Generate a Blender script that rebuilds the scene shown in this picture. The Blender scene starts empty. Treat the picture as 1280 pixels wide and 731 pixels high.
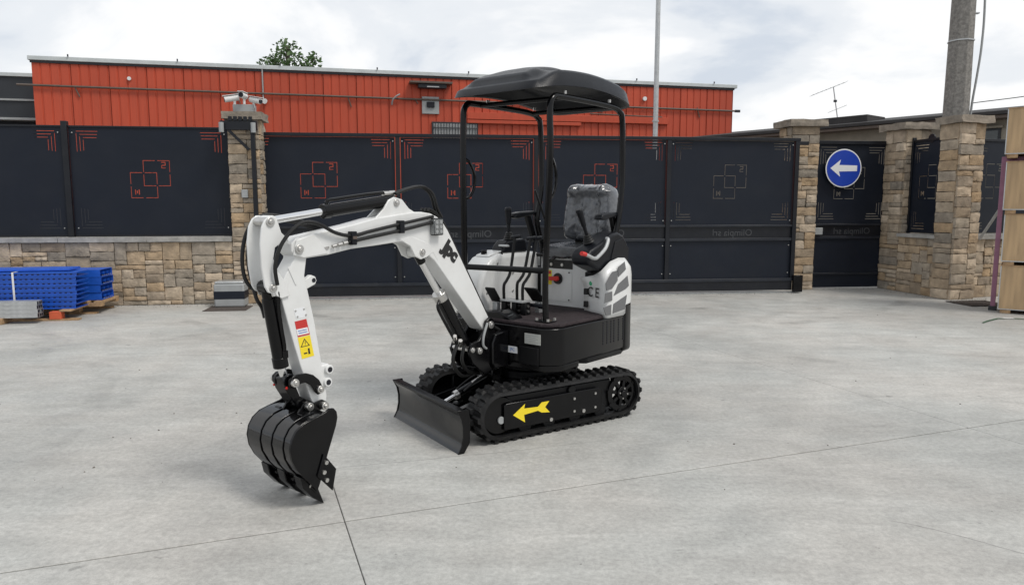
import bpy, bmesh, math, random
from mathutils import Vector, Matrix, noise
R = math.radians
random.seed(7)
scene = bpy.context.scene
col = scene.collection

# ------------------------------------------------------------------ camera
cam_d = bpy.data.cameras.new('camera')
cam = bpy.data.objects.new('camera', cam_d); col.objects.link(cam)
cam.location = (0, 0, 1.48)
cam.rotation_euler = (R(90 - 6.97), 0, 0)
cam_d.sensor_width = 36.0
cam_d.lens = 904.0 / 1280.0 * 36.0
cam_d.clip_start = 0.05
cam_d.clip_end = 3000
scene.camera = cam

# ------------------------------------------------------------------ sky and sun
SUN_EL, SUN_AZ = R(56), R(122)          # azimuth clockwise from +Y
world = bpy.data.worlds.new('World'); scene.world = world
world.use_nodes = True
wn, wl = world.node_tree.nodes, world.node_tree.links
wn.clear()
out = wn.new('ShaderNodeOutputWorld'); bg = wn.new('ShaderNodeBackground')
bg.inputs['Strength'].default_value = 0.1
sky = wn.new('ShaderNodeTexSky'); sky.sky_type = 'NISHITA'; sky.sun_disc = False
sky.sun_elevation = SUN_EL; sky.sun_rotation = SUN_AZ; sky.dust_density = 2.0
tc = wn.new('ShaderNodeTexCoord')
sep = wn.new('ShaderNodeSeparateXYZ'); wl.new(tc.outputs['Generated'], sep.inputs[0])
zc = wn.new('ShaderNodeMath'); zc.operation = 'MAXIMUM'; zc.inputs[1].default_value = 0.0
wl.new(sep.outputs['Z'], zc.inputs[0])
za = wn.new('ShaderNodeMath'); za.operation = 'ADD'; za.inputs[1].default_value = 0.34
wl.new(zc.outputs[0], za.inputs[0])
dx = wn.new('ShaderNodeMath'); dx.operation = 'DIVIDE'; wl.new(sep.outputs['X'], dx.inputs[0]); wl.new(za.outputs[0], dx.inputs[1])
dy = wn.new('ShaderNodeMath'); dy.operation = 'DIVIDE'; wl.new(sep.outputs['Y'], dy.inputs[0]); wl.new(za.outputs[0], dy.inputs[1])
cmb = wn.new('ShaderNodeCombineXYZ'); wl.new(dx.outputs[0], cmb.inputs[0]); wl.new(dy.outputs[0], cmb.inputs[1])
n1 = wn.new('ShaderNodeTexNoise'); n1.inputs['Scale'].default_value = 1.55; n1.inputs['Detail'].default_value = 7
n1.inputs['Roughness'].default_value = 0.52; n1.inputs['Distortion'].default_value = 0.35
wl.new(cmb.outputs[0], n1.inputs['Vector'])
rp = wn.new('ShaderNodeValToRGB'); wl.new(n1.outputs['Fac'], rp.inputs[0])
rp.color_ramp.interpolation = 'EASE'
e = rp.color_ramp.elements
e[0].position = 0.40; e[0].color = (6.0, 6.5, 7.2, 1)
e[1].position = 0.57; e[1].color = (9.2, 9.2, 9.2, 1)
m_ = e.new(0.49); m_.color = (7.7, 7.95, 8.25, 1)
mixs = wn.new('ShaderNodeMix'); mixs.data_type = 'RGBA'; mixs.inputs['Factor'].default_value = 0.93
wl.new(sky.outputs[0], mixs.inputs['A']); wl.new(rp.outputs[0], mixs.inputs['B'])
wl.new(mixs.outputs['Result'], bg.inputs['Color']); wl.new(bg.outputs[0], out.inputs[0])

sun_d = bpy.data.lights.new('sun', 'SUN'); sun_d.energy = 1.8; sun_d.angle = R(18); sun_d.color = (1.0, 0.96, 0.9)
sun = bpy.data.objects.new('sun', sun_d); col.objects.link(sun)
sdir = Vector((math.sin(SUN_AZ) * math.cos(SUN_EL), math.cos(SUN_AZ) * math.cos(SUN_EL), math.sin(SUN_EL)))
sun.rotation_euler = (-sdir).to_track_quat('-Z', 'Y').to_euler()
sun.location = (6, -6, 12)

vs = scene.view_settings
vs.view_transform = 'Standard'; vs.look = 'None'; vs.exposure = 0.2; vs.gamma = 1.0; vs.use_curve_mapping = False

# ------------------------------------------------------------------ helpers
class MB:
    def __init__(s): s.v = []; s.f = []
    def add(s, vs_, fs):
        b = len(s.v); s.v += [tuple(p) for p in vs_]; s.f += [tuple(i + b for i in f) for f in fs]; return s
    def box(s, x0, x1, y0, y1, z0, z1):
        return s.add([(x, y, z) for x in (x0, x1) for y in (y0, y1) for z in (z0, z1)],
                     [(0, 1, 3, 2), (4, 6, 7, 5), (0, 4, 5, 1), (2, 3, 7, 6), (0, 2, 6, 4), (1, 5, 7, 3)])
    def prism(s, pts, a0, a1, axis='y'):
        n = len(pts)
        def P(p, a):
            return (p[0], a, p[1]) if axis == 'y' else ((a, p[0], p[1]) if axis == 'x' else (p[0], p[1], a))
        vv = [P(p, a0) for p in pts] + [P(p, a1) for p in pts]
        ff = [tuple(range(n)), tuple(range(2 * n - 1, n - 1, -1))] + [(i, (i + 1) % n, n + (i + 1) % n, n + i) for i in range(n)]
        return s.add(vv, ff)
    def cyl(s, p0, p1, r, r1=None, n=18):
        p0, p1 = Vector(p0), Vector(p1); r1 = r if r1 is None else r1
        d = (p1 - p0).normalized(); a = d.orthogonal().normalized(); b = d.cross(a)
        vv = []
        for p, q in ((p0, r), (p1, r1)):
            for i in range(n):
                t = 2 * math.pi * i / n; vv.append(p + a * (q * math.cos(t)) + b * (q * math.sin(t)))
        return s.add(vv, [tuple(range(n)), tuple(range(2 * n - 1, n - 1, -1))] + [(i, (i + 1) % n, n + (i + 1) % n, n + i) for i in range(n)])
    def tube(s, pts, r, n=8, smooth=6):
        pts = [Vector(p) for p in pts]
        if smooth and len(pts) > 2: pts = catmull(pts, smooth)
        rings = []; a = None
        for i, p in enumerate(pts):
            d = (pts[min(i + 1, len(pts) - 1)] - pts[max(i - 1, 0)]).normalized()
            if a is None: a = d.orthogonal().normalized()
            else: a = (a - d * a.dot(d)).normalized()
            b = d.cross(a)
            rings.append([p + a * (r * math.cos(2 * math.pi * k / n)) + b * (r * math.sin(2 * math.pi * k / n)) for k in range(n)])
        vv = [q for g in rings for q in g]; ff = []
        for i in range(len(rings) - 1):
            for k in range(n): ff.append((i * n + k, i * n + (k + 1) % n, (i + 1) * n + (k + 1) % n, (i + 1) * n + k))
        ff.append(tuple(range(n - 1, -1, -1))); ff.append(tuple(range((len(rings) - 1) * n, len(rings) * n)))
        return s.add(vv, ff)
    def bar(s, p0, p1, w, h):
        p0, p1 = Vector(p0), Vector(p1); d = (p1 - p0).normalized()
        up = Vector((0, 0, 1)) if abs(d.z) < .95 else Vector((1, 0, 0))
        a = d.cross(up).normalized() * (w / 2); b = a.normalized().cross(d).normalized() * (h / 2)
        vv = [p + i * a + j * b for p in (p0, p1) for i, j in ((-1, -1), (1, -1), (1, 1), (-1, 1))]
        return s.add(vv, [(0, 1, 2, 3), (7, 6, 5, 4), (0, 4, 5, 1), (1, 5, 6, 2), (2, 6, 7, 3), (3, 7, 4, 0)])
    def ring(s, c, axis, r0, r1, w, n=28):      # annular disc about the y axis
        c = Vector(c); vv = []
        for yy in (-w / 2, w / 2):
            for rr in (r0, r1):
                for i in range(n):
                    t = 2 * math.pi * i / n
                    vv.append(c + Vector((rr * math.cos(t), yy, rr * math.sin(t))))
        ff = []
        for i in range(n):
            j = (i + 1) % n
            ff += [(i, j, n + j, n + i), (2 * n + i, 3 * n + i, 3 * n + j, 2 * n + j), (i, 2 * n + i, 2 * n + j, j), (n + i, n + j, 3 * n + j, 3 * n + i)]
        return s.add(vv, ff)
    def mesh(s, name, recalc=True, sharp=35):
        me = bpy.data.meshes.new(name)
        bm = bmesh.new()
        bv = [bm.verts.new(p) for p in s.v]
        for f in s.f:
            try: bm.faces.new([bv[i] for i in f])
            except ValueError: pass
        if recalc: bmesh.ops.recalc_face_normals(bm, faces=bm.faces)
        bm.to_mesh(me); bm.free()
        if sharp:
            me.polygons.foreach_set('use_smooth', [True] * len(me.polygons))
            me.set_sharp_from_angle(angle=R(sharp))
        return me
    def build(s, name, mat, parent=None, bevel=0.0, sharp=35, rz=None, seg=2):
        return obj(name, s.mesh(name, sharp=sharp), mat, parent, bevel, rz, seg)

def catmull(pts, k):
    o = []
    n = len(pts)
    for i in range(n - 1):
        p0, p1, p2, p3 = pts[max(i - 1, 0)], pts[i], pts[i + 1], pts[min(i + 2, n - 1)]
        for j in range(k):
            t = j / k
            o.append(0.5 * ((2 * p1) + (p2 - p0) * t + (2 * p0 - 5 * p1 + 4 * p2 - p3) * t * t + (3 * p1 - p0 - 3 * p2 + p3) * t ** 3))
    o.append(pts[-1]); return o

def obj(name, me, mat, parent=None, bevel=0.0, rz=None, seg=2):
    o = bpy.data.objects.new(name, me); col.objects.link(o)
    if mat is not None and len(me.materials) == 0: me.materials.append(mat)
    if parent is not None: o.parent = parent
    if rz is not None: o.rotation_euler.z = rz
    if bevel:
        m = o.modifiers.new('bevel', 'BEVEL'); m.width = bevel; m.segments = seg; m.limit_method = 'ANGLE'; m.angle_limit = R(40)
    return o
def empty(name, loc, rz=0.0):
    o = bpy.data.objects.new(name, None); col.objects.link(o); o.location = loc; o.rotation_euler.z = rz; o.empty_display_size = .1; return o
def tag(o, label, cat, group=None):
    o['label'] = label; o['category'] = cat
    if group: o['group'] = group
    return o
def struct(o, label=None):
    o['kind'] = 'structure'
    if label: o['label'] = label
    return o
def text_mesh(s, size, extrude=.001, shear=0.0, offset=0.0, spacing=1.0):
    cu = bpy.data.curves.new('txt', 'FONT'); cu.body = s; cu.size = size; cu.extrude = extrude; cu.shear = shear
    cu.align_x = 'CENTER'; cu.align_y = 'CENTER'; cu.offset = offset; cu.space_character = spacing; cu.resolution_u = 4
    o = bpy.data.objects.new('txt', cu); col.objects.link(o)
    dg = bpy.context.evaluated_depsgraph_get(); dg.update()
    me = bpy.data.meshes.new_from_object(o.evaluated_get(dg))
    bpy.data.objects.remove(o); me.materials.clear(); return me
def lettering(name, s, size, mat, parent, origin, xdir, ydir, extrude=.001, **k):
    me = text_mesh(s, size, extrude, **k)
    X = Vector(xdir).normalized(); Y = Vector(ydir).normalized(); Z = X.cross(Y)
    M = Matrix((X, Y, Z)).transposed().to_4x4(); M.translation = Vector(origin)
    me.transform(M)
    return obj(name, me, mat, parent)

# ------------------------------------------------------------------ materials
def material(name, c, rough=.5, metal=0.0, var=.12, vscale=8.0, bump=0.0, bscale=60.0, rvar=.1, coat=0.0, spec=.5, objvar=0.0, dust=None, coords='Object'):
    m = bpy.data.materials.new(name); m.use_nodes = True
    N, L = m.node_tree.nodes, m.node_tree.links
    b = N['Principled BSDF']
    tcn = N.new('ShaderNodeTexCoord')
    ns = N.new('ShaderNodeTexNoise'); ns.inputs['Scale'].default_value = vscale; ns.inputs['Detail'].default_value = 6; ns.inputs['Roughness'].default_value = .62
    L.new(tcn.outputs[coords], ns.inputs['Vector'])
    r = N.new('ShaderNodeValToRGB'); L.new(ns.outputs['Fac'], r.inputs[0])
    r.color_ramp.elements[0].position = .3; r.color_ramp.elements[1].position = .7
    r.color_ramp.elements[0].color = tuple(x * (1 - var) for x in c) + (1,)
    r.color_ramp.elements[1].color = tuple(min(1, x * (1 + var)) for x in c) + (1,)
    colr = r.outputs[0]
    if objvar:
        oi = N.new('ShaderNodeObjectInfo'); mr = N.new('ShaderNodeMapRange')
        mr.inputs['To Min'].default_value = 1 - objvar; mr.inputs['To Max'].default_value = 1 + objvar
        L.new(oi.outputs['Random'], mr.inputs['Value'])
        mx = N.new('ShaderNodeVectorMath'); mx.operation = 'SCALE'; L.new(colr, mx.inputs[0]); L.new(mr.outputs[0], mx.inputs['Scale']); colr = mx.outputs[0]
    if dust:
        n2 = N.new('ShaderNodeTexNoise'); n2.inputs['Scale'].default_value = dust[1]; n2.inputs['Detail'].default_value = 5
        L.new(tcn.outputs[coords], n2.inputs['Vector'])
        r2 = N.new('ShaderNodeMapRange'); r2.inputs['From Min'].default_value = .45; r2.inputs['From Max'].default_value = .8; r2.inputs['To Max'].default_value = dust[2]
        L.new(n2.outputs['Fac'], r2.inputs['Value'])
        mq = N.new('ShaderNodeMix'); mq.data_type = 'RGBA'; L.new(r2.outputs[0], mq.inputs['Factor']); L.new(colr, mq.inputs['A']); mq.inputs['B'].default_value = tuple(dust[0]) + (1,)
        colr = mq.outputs['Result']
    L.new(colr, b.inputs['Base Color'])
    rr = N.new('ShaderNodeMapRange'); rr.inputs['To Min'].default_value = max(.02, rough - rvar); rr.inputs['To Max'].default_value = min(1, rough + rvar)
    L.new(ns.outputs['Fac'], rr.inputs['Value']); L.new(rr.outputs[0], b.inputs['Roughness'])
    b.inputs['Metallic'].default_value = metal; b.inputs['Specular IOR Level'].default_value = spec
    if coat: b.inputs['Coat Weight'].default_value = coat; b.inputs['Coat Roughness'].default_value = .08
    if bump:
        nb = N.new('ShaderNodeTexNoise'); nb.inputs['Scale'].default_value = bscale; nb.inputs['Detail'].default_value = 5
        L.new(tcn.outputs[coords], nb.inputs['Vector'])
        bp = N.new('ShaderNodeBump'); bp.inputs['Strength'].default_value = bump; bp.inputs['Distance'].default_value = .01
        L.new(nb.outputs['Fac'], bp.inputs['Height']); L.new(bp.outputs[0], b.inputs['Normal'])
    return m

M = {}
M['white'] = material('white_enamel', (.68, .685, .675), .34, var=.03, vscale=5, coat=.2, dust=((.45, .43, .40), 9, .2))
M['black'] = material('black_enamel', (.0025, .0025, .003), .17, var=.3, vscale=6, coat=.0, spec=.27, rvar=.05, dust=((.02, .019, .018), 11, .08))
M['gloss'] = material('fresh_gloss_black', (.0028, .0028, .0034), .13, var=.3, vscale=6, spec=.55, rvar=.05, bump=.06, bscale=14, dust=((.02, .019, .018), 11, .08))
M['matte'] = material('black_powdercoat', (.0035, .0036, .0042), .40, var=.25, vscale=10, bump=.08, bscale=220, spec=.25, dust=((.02, .019, .018), 14, .1))
M['plastic'] = material('dark_moulded_plastic', (.0055, .0064, .009), .34, spec=.24, var=.15, vscale=12, bump=.12, bscale=260)
M['rubber'] = material('track_rubber', (.009, .009, .0095), .55, var=.25, vscale=14, bump=.3, bscale=90, spec=.28, dust=((.05, .048, .045), 18, .25))
M['hose'] = material('hose_rubber', (.008, .008, .008), .45, spec=.35, var=.2)
M['chrome'] = material('chromed_steel', (.78, .78, .78), .14, 1.0, var=.03, rvar=.05)
M['steel'] = material('zinc_steel', (.55, .54, .52), .36, 1.0, var=.12, vscale=30)
M['yellow'] = material('yellow_vinyl', (.80, .62, .02), .4, var=.04)
M['red'] = material('red_plastic', (.55, .02, .015), .35, var=.05)
M['redlabel'] = material('red_vinyl', (.5, .03, .025), .45, var=.05)
M['paper'] = material('white_vinyl', (.72, .73, .74), .45, var=.03)
M['ink'] = material('black_ink', (.012, .012, .012), .5, var=.05)
M['blueink'] = material('blue_ink', (.05, .16, .45), .5, var=.05)
M['silverlabel'] = material('aluminium_plate', (.52, .53, .5), .4, .5, var=.08, vscale=60)
M['mat'] = material('speckled_floor_mat', (.030, .0235, .0255), .85, spec=.2, var=.75, vscale=95, bump=.4, bscale=160, dust=((.085, .068, .070), 60, .5))
M['mesh'] = material('perforated_grille', (.13, .132, .135), .55, .0, var=.55, vscale=330)
M['wrap'] = material('plastic_wrapped_upholstery', (.075, .080, .090), .24, var=.35, vscale=12, bump=1.0, bscale=24, coat=.9, rvar=.12)
M['green'] = material('green_vinyl', (.02, .35, .16), .4)
M['lens'] = material('lamp_lens', (.25, .26, .26), .15, .5, var=.35, vscale=120)
M['gate'] = material('dark_blue_grey_sheet', (.0085, .0118, .0200), .45, spec=.25, var=.10, vscale=1.2, rvar=.08, bump=.9, bscale=1.7, dust=((.022, .024, .029), 2.2, .3))
M['gateframe'] = material('black_steel_frame', (.0065, .0078, .0115), .38, spec=.35, var=.2, vscale=3, dust=((.04, .04, .04), 7, .15))
M['gaterail'] = material('highlit_rail_paint', (.013, .016, .023), .36, spec=.4, var=.2, vscale=3, dust=((.06, .06, .06), 5, .3))  # frame colour lightened: highlights painted into the rails, with patchy dust
M['lettering'] = material('grey_cut_letters', (.05, .053, .058), .5, var=.1)
M['mortar'] = material('lime_mortar', (.12, .105, .085), .95, var=.25, vscale=10, bump=.5, bscale=50)
M['cap'] = material('weathered_cap_stone', (.24, .205, .165), .9, var=.35, vscale=7, bump=.7, bscale=30, objvar=.08, dust=((.10, .095, .085), 5, .5))
M['coping'] = material('cement_coping', (.33, .32, .30), .85, var=.2, vscale=9, bump=.4, bscale=50, objvar=.06, dust=((.16, .155, .14), 6, .5))
M['wood'] = material('crate_plywood', (.43, .295, .165), .7, var=.28, vscale=3.0, bump=.15, bscale=40, objvar=.07, dust=((.22, .15, .085), 6, .35))
for n_ in [n for n in M['wood'].node_tree.nodes if n.type == 'TEX_NOISE']:       # grain runs upright
    mp_ = M['wood'].node_tree.nodes.new('ShaderNodeMapping'); mp_.inputs['Scale'].default_value = (7, 7, .8)
    M['wood'].node_tree.links.new(n_.inputs['Vector'].links[0].from_socket, mp_.inputs[0]); M['wood'].node_tree.links.new(mp_.outputs[0], n_.inputs['Vector'])
M['palletwood'] = material('pallet_wood', (.34, .22, .12), .85, var=.3, vscale=14, bump=.3, bscale=60)
M['orangepaint'] = material('orange_end_paint', (.55, .10, .04), .7, var=.15)
M['pink'] = material('pink_steel_post', (.27, .12, .19), .5, var=.15)
M['galv'] = material('galvanised_steel', (.46, .47, .47), .42, .6, var=.15, vscale=14)
M['blue'] = material('blue_rack_paint', (.012, .088, .46), .38, var=.12, vscale=9, objvar=.1)
M['hole'] = material('dark_hole', (.006, .007, .012), .8, var=.1)
M['strapwhite'] = material('white_strapping', (.7, .7, .7), .5)
M['signblue'] = material('sign_blue', (.008, .045, .36), .38, var=.04, coat=.2)
M['signwhite'] = material('sign_white', (.72, .72, .72), .4, var=.03)
M['orange'] = material('orange_red_cladding', (.44, .070, .034), .5, spec=.3, var=.08, vscale=1.5, objvar=.07, dust=((.31, .062, .036), 1.1, .5))
for n_ in [n for n in M['orange'].node_tree.nodes if n.type == 'TEX_NOISE']:      # rain streaks run down the sheets
    mp_ = M['orange'].node_tree.nodes.new('ShaderNodeMapping'); mp_.inputs['Scale'].default_value = (5, 5, .35)
    M['orange'].node_tree.links.new(n_.inputs['Vector'].links[0].from_socket, mp_.inputs[0]); M['orange'].node_tree.links.new(mp_.outputs[0], n_.inputs['Vector'])
M['trim'] = material('pale_metal_trim', (.50, .53, .53), .5, .1, var=.1, vscale=3)
M['pipe'] = material('dark_conduit', (.10, .075, .06), .6, var=.2)
M['dgrey'] = material('charcoal_cladding', (.018, .021, .026), .5, var=.15, vscale=2)
M['beige'] = material('aged_render', (.26, .235, .19), .95, var=.22, vscale=1.6, bump=.3, bscale=20, dust=((.14, .13, .11), 1.4, .6))
M['roofdark'] = material('bitumen_roof', (.035, .033, .033), .8, var=.3, vscale=4)
M['polec'] = material('rough_concrete_pole', (.20, .19, .175), .95, var=.42, vscale=22, bump=.5, bscale=60)
M['grey'] = material('grey_paint', (.30, .31, .31), .5, var=.1)
M['camwhite'] = material('white_camera_shell', (.68, .68, .67), .35, var=.04)
M['glass'] = material('window_glass', (.05, .06, .065), .1, var=.2)
M['leaf'] = material('tree_leaf', (.055, .10, .03), .6, var=.4, vscale=3, objvar=.3)
M['bark'] = material('tree_bark', (.12, .10, .08), .9, var=.3)
M['strapgreen'] = material('green_webbing', (.03, .09, .045), .7)
M['grate'] = material('rusty_grate', (.075, .06, .052), .8, .2, var=.4, vscale=20)
M['soil'] = material('gravelly_soil', (.12, .11, .095), .95, var=.3, vscale=2, bump=.5)

# stone: several tints chosen per stone
def stone_mat():
    m = material('split_sandstone', (.35, .295, .232), .93, var=.30, vscale=7, bump=1.0, bscale=32)
    N, L = m.node_tree.nodes, m.node_tree.links
    b = N['Principled BSDF']; base = b.inputs['Base Color'].links[0].from_socket
    oi = N.new('ShaderNodeObjectInfo'); rp_ = N.new('ShaderNodeValToRGB'); L.new(oi.outputs['Random'], rp_.inputs[0])
    cr = rp_.color_ramp; cr.interpolation = 'LINEAR'
    cols = [(0, (.62, .64, .66)), (.15, (.92, .92, .92)), (.3, (1.10, .97, .80)), (.45, (.76, .73, .70)), (.6, (1.42, 1.38, 1.32)), (.75, (1.02, .86, .66)), (.87, (.85, .86, .86)), (1, (1.25, 1.18, 1.08))]
    cr.elements[0].position = 0; cr.elements[0].color = cols[0][1] + (1,); cr.elements[1].position = 1; cr.elements[1].color = cols[-1][1] + (1,)
    for p, c in cols[1:-1]: q = cr.elements.new(p); q.color = c + (1,)
    mx = N.new('ShaderNodeVectorMath'); mx.operation = 'MULTIPLY'; L.new(base, mx.inputs[0]); L.new(rp_.outputs[0], mx.inputs[1]); L.new(mx.outputs[0], b.inputs['Base Color'])
    return m
M['stone'] = stone_mat()

def concrete_mat():
    m = bpy.data.materials.new('power_floated_concrete'); m.use_nodes = True
    N, L = m.node_tree.nodes, m.node_tree.links; b = N['Principled BSDF']
    g = N.new('ShaderNodeNewGeometry')
    def nz(scale, detail=6, rough=.6, rot=0, stretch=(1, 1, 1), dist=0):
        mp = N.new('ShaderNodeMapping'); mp.inputs['Rotation'].default_value = (0, 0, rot); mp.inputs['Scale'].default_value = stretch
        L.new(g.outputs['Position'], mp.inputs[0])
        n = N.new('ShaderNodeTexNoise'); n.inputs['Scale'].default_value = scale; n.inputs['Detail'].default_value = detail; n.inputs['Roughness'].default_value = rough; n.inputs['Distortion'].default_value = dist
        L.new(mp.outputs[0], n.inputs['Vector']); return n.outputs['Fac']
    def ramp(v, a, b_, lo, hi):
        r = N.new('ShaderNodeMapRange'); r.interpolation_type = 'SMOOTHSTEP'
        for k, x in zip(('From Min', 'From Max', 'To Min', 'To Max'), (a, b_, lo, hi)): r.inputs[k].default_value = x
        L.new(v, r.inputs['Value']); return r.outputs[0]
    def mul(a, b_):
        q = N.new('ShaderNodeMath'); q.operation = 'MULTIPLY'; L.new(a, q.inputs[0]); L.new(b_, q.inputs[1]); return q.outputs[0]
    blot = mul(ramp(nz(.38, 5, .62, dist=.5), .32, .68, .84, 1.09), ramp(nz(1.6, 6, .65, dist=.8), .56, .74, 1.0, .86))
    mid = ramp(nz(3.1, 8, .72, dist=.5), .3, .7, .91, 1.07)
    swirl = ramp(nz(1.3, 6, .7, .35, (1, 4.0, 1), .7), .35, .68, .90, 1.04)
    scuff = ramp(nz(1.1, 6, .74, -.25, (1, 6, 1), 1.6), .58, .76, 1.0, .74)
    grain = ramp(nz(34, 6, .78), .25, .75, .79, 1.18)
    fine = ramp(nz(210, 2, .6), .25, .75, .90, 1.10)
    spots = mul(ramp(nz(7, 2, .5), .72, .78, 1.0, .66), ramp(nz(23, 2, .5), .74, .79, 1.0, .6))
    v = mul(mul(mul(mul(blot, mid), mul(swirl, scuff)), mul(grain, fine)), spots)
    def arc(cx, cy, rad, wid, dark, nscale):
        d = N.new('ShaderNodeVectorMath'); d.operation = 'DISTANCE'; L.new(g.outputs['Position'], d.inputs[0]); d.inputs[1].default_value = (cx, cy, 0)
        q = N.new('ShaderNodeMath'); q.operation = 'SUBTRACT'; L.new(d.outputs['Value'], q.inputs[0]); q.inputs[1].default_value = rad
        a = N.new('ShaderNodeMath'); a.operation = 'ABSOLUTE'; L.new(q.outputs[0], a.inputs[0])
        band = ramp(a.outputs[0], wid * .4, wid, 1, 0); msk = ramp(nz(nscale, 4, .7), .48, .62, 0, dark)
        o = N.new('ShaderNodeMath'); o.operation = 'SUBTRACT'; o.inputs[0].default_value = 1.0; L.new(mul(band, msk), o.inputs[1]); return o.outputs[0]
    for A_ in ((1.0, 14.5, 4.6, .13, .26, .8), (1.0, 14.5, 6.1, .13, .22, .7), (-9.0, 3.0, 6.3, .12, .2, .6), (-9.0, 3.0, 7.8, .12, .2, .7), (9.5, 0, 6.0, .1, .14, .5), (-2.0, -1.0, 9.2, .12, .16, .6)):
        v = mul(v, arc(*A_))
    def crack(x0, y0, x1, y1, wid, dark):
        dd = Vector((x1 - x0, y1 - y0)); ln = dd.length; dd /= ln; nn = (-dd.y, dd.x)
        wob = N.new('ShaderNodeVectorMath'); wob.operation = 'SCALE'; nzn = N.new('ShaderNodeTexNoise'); nzn.inputs['Scale'].default_value = 2.2; nzn.inputs['Detail'].default_value = 6
        L.new(g.outputs['Position'], nzn.inputs['Vector']); L.new(nzn.outputs['Color'], wob.inputs[0]); wob.inputs['Scale'].default_value = .12
        sm = N.new('ShaderNodeVectorMath'); sm.operation = 'ADD'; L.new(g.outputs['Position'], sm.inputs[0]); L.new(wob.outputs[0], sm.inputs[1])
        sb = N.new('ShaderNodeVectorMath'); sb.operation = 'SUBTRACT'; L.new(sm.outputs[0], sb.inputs[0]); sb.inputs[1].default_value = (x0 + .06, y0 + .06, .06)
        def dot(vx, vy):
            q = N.new('ShaderNodeVectorMath'); q.operation = 'DOT_PRODUCT'; L.new(sb.outputs[0], q.inputs[0]); q.inputs[1].default_value = (vx, vy, 0); return q.outputs['Value']
        a = N.new('ShaderNodeMath'); a.operation = 'ABSOLUTE'; L.new(dot(*nn), a.inputs[0])
        al = dot(dd.x, dd.y)
        m1 = mul(ramp(a.outputs[0], wid * .3, wid, dark, 0), mul(ramp(al, 0, .15, 0, 1), ramp(al, ln - .3, ln, 1, 0)))
        o = N.new('ShaderNodeMath'); o.operation = 'SUBTRACT'; o.inputs[0].default_value = 1.0; L.new(m1, o.inputs[1]); return o.outputs[0]
    for K_ in ((-1.05, 3.90, .55, 4.40, .006, .35), (1.75, 3.28, 2.4, 2.75, .006, .4), (-3.5, 7.0, -2.2, 7.1, .02, .28), (3.2, 7.4, 4.9, 6.9, .008, .3)):
        v = mul(v, crack(*K_))
    tint = ramp(nz(.8, 3, .5), .35, .65, 0, 1)
    mx = N.new('ShaderNodeMix'); mx.data_type = 'RGBA'; L.new(tint, mx.inputs['Factor'])
    mx.inputs['A'].default_value = (.410, .411, .390, 1); mx.inputs['B'].default_value = (.432, .418, .390, 1)
    sc = N.new('ShaderNodeVectorMath'); sc.operation = 'SCALE'; L.new(mx.outputs['Result'], sc.inputs[0]); L.new(v, sc.inputs['Scale'])
    L.new(sc.outputs[0], b.inputs['Base Color'])
    L.new(ramp(nz(3.0, 5, .6), .3, .7, .48, .72), b.inputs['Roughness'])
    bp = N.new('ShaderNodeBump'); bp.inputs['Strength'].default_value = .22; bp.inputs['Distance'].default_value = .004
    L.new(nz(70, 5, .7), bp.inputs['Height']); L.new(bp.outputs[0], b.inputs['Normal'])
    return m
M['concrete'] = concrete_mat()

# ------------------------------------------------------------------ ground
gmb = MB(); gmb.add([(-1500, -300, -.12), (1500, -300, -.12), (1500, 2500, -.12), (-1500, 2500, -.12)], [(0, 1, 2, 3)])
ground = struct(gmb.build('ground', M['soil'], sharp=0))
yard = struct(empty('concrete_yard', (-.787, 3.248, 0), R(20.51)))
yard['label'] = 'grey power floated concrete yard cut by thin joints'
DX, DY, gap = 4.094, 6.3, .0020
for i in range(-4, 5):
    for j in range(-2, 3):
        x0, x1, y0, y1 = i * DX + gap, (i + 1) * DX - gap, j * DY + .0055, (j + 1) * DY - .0055
        c = Vector((x0 + DX / 2, y0 + DY / 2, 0)); c.rotate(Matrix.Rotation(R(20.51), 3, 'Z')); c += Vector((-.787, 3.248, 0))
        if abs(c.x) > 15 or c.y < -6 or c.y > 17: continue
        z1 = random.uniform(-.0012, .0)
        b = MB().box(x0, x1, y0, y1, -.10, z1)
        b.build('concrete_slab', M['concrete'], yard, bevel=.0025, sharp=0, seg=1)

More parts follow.
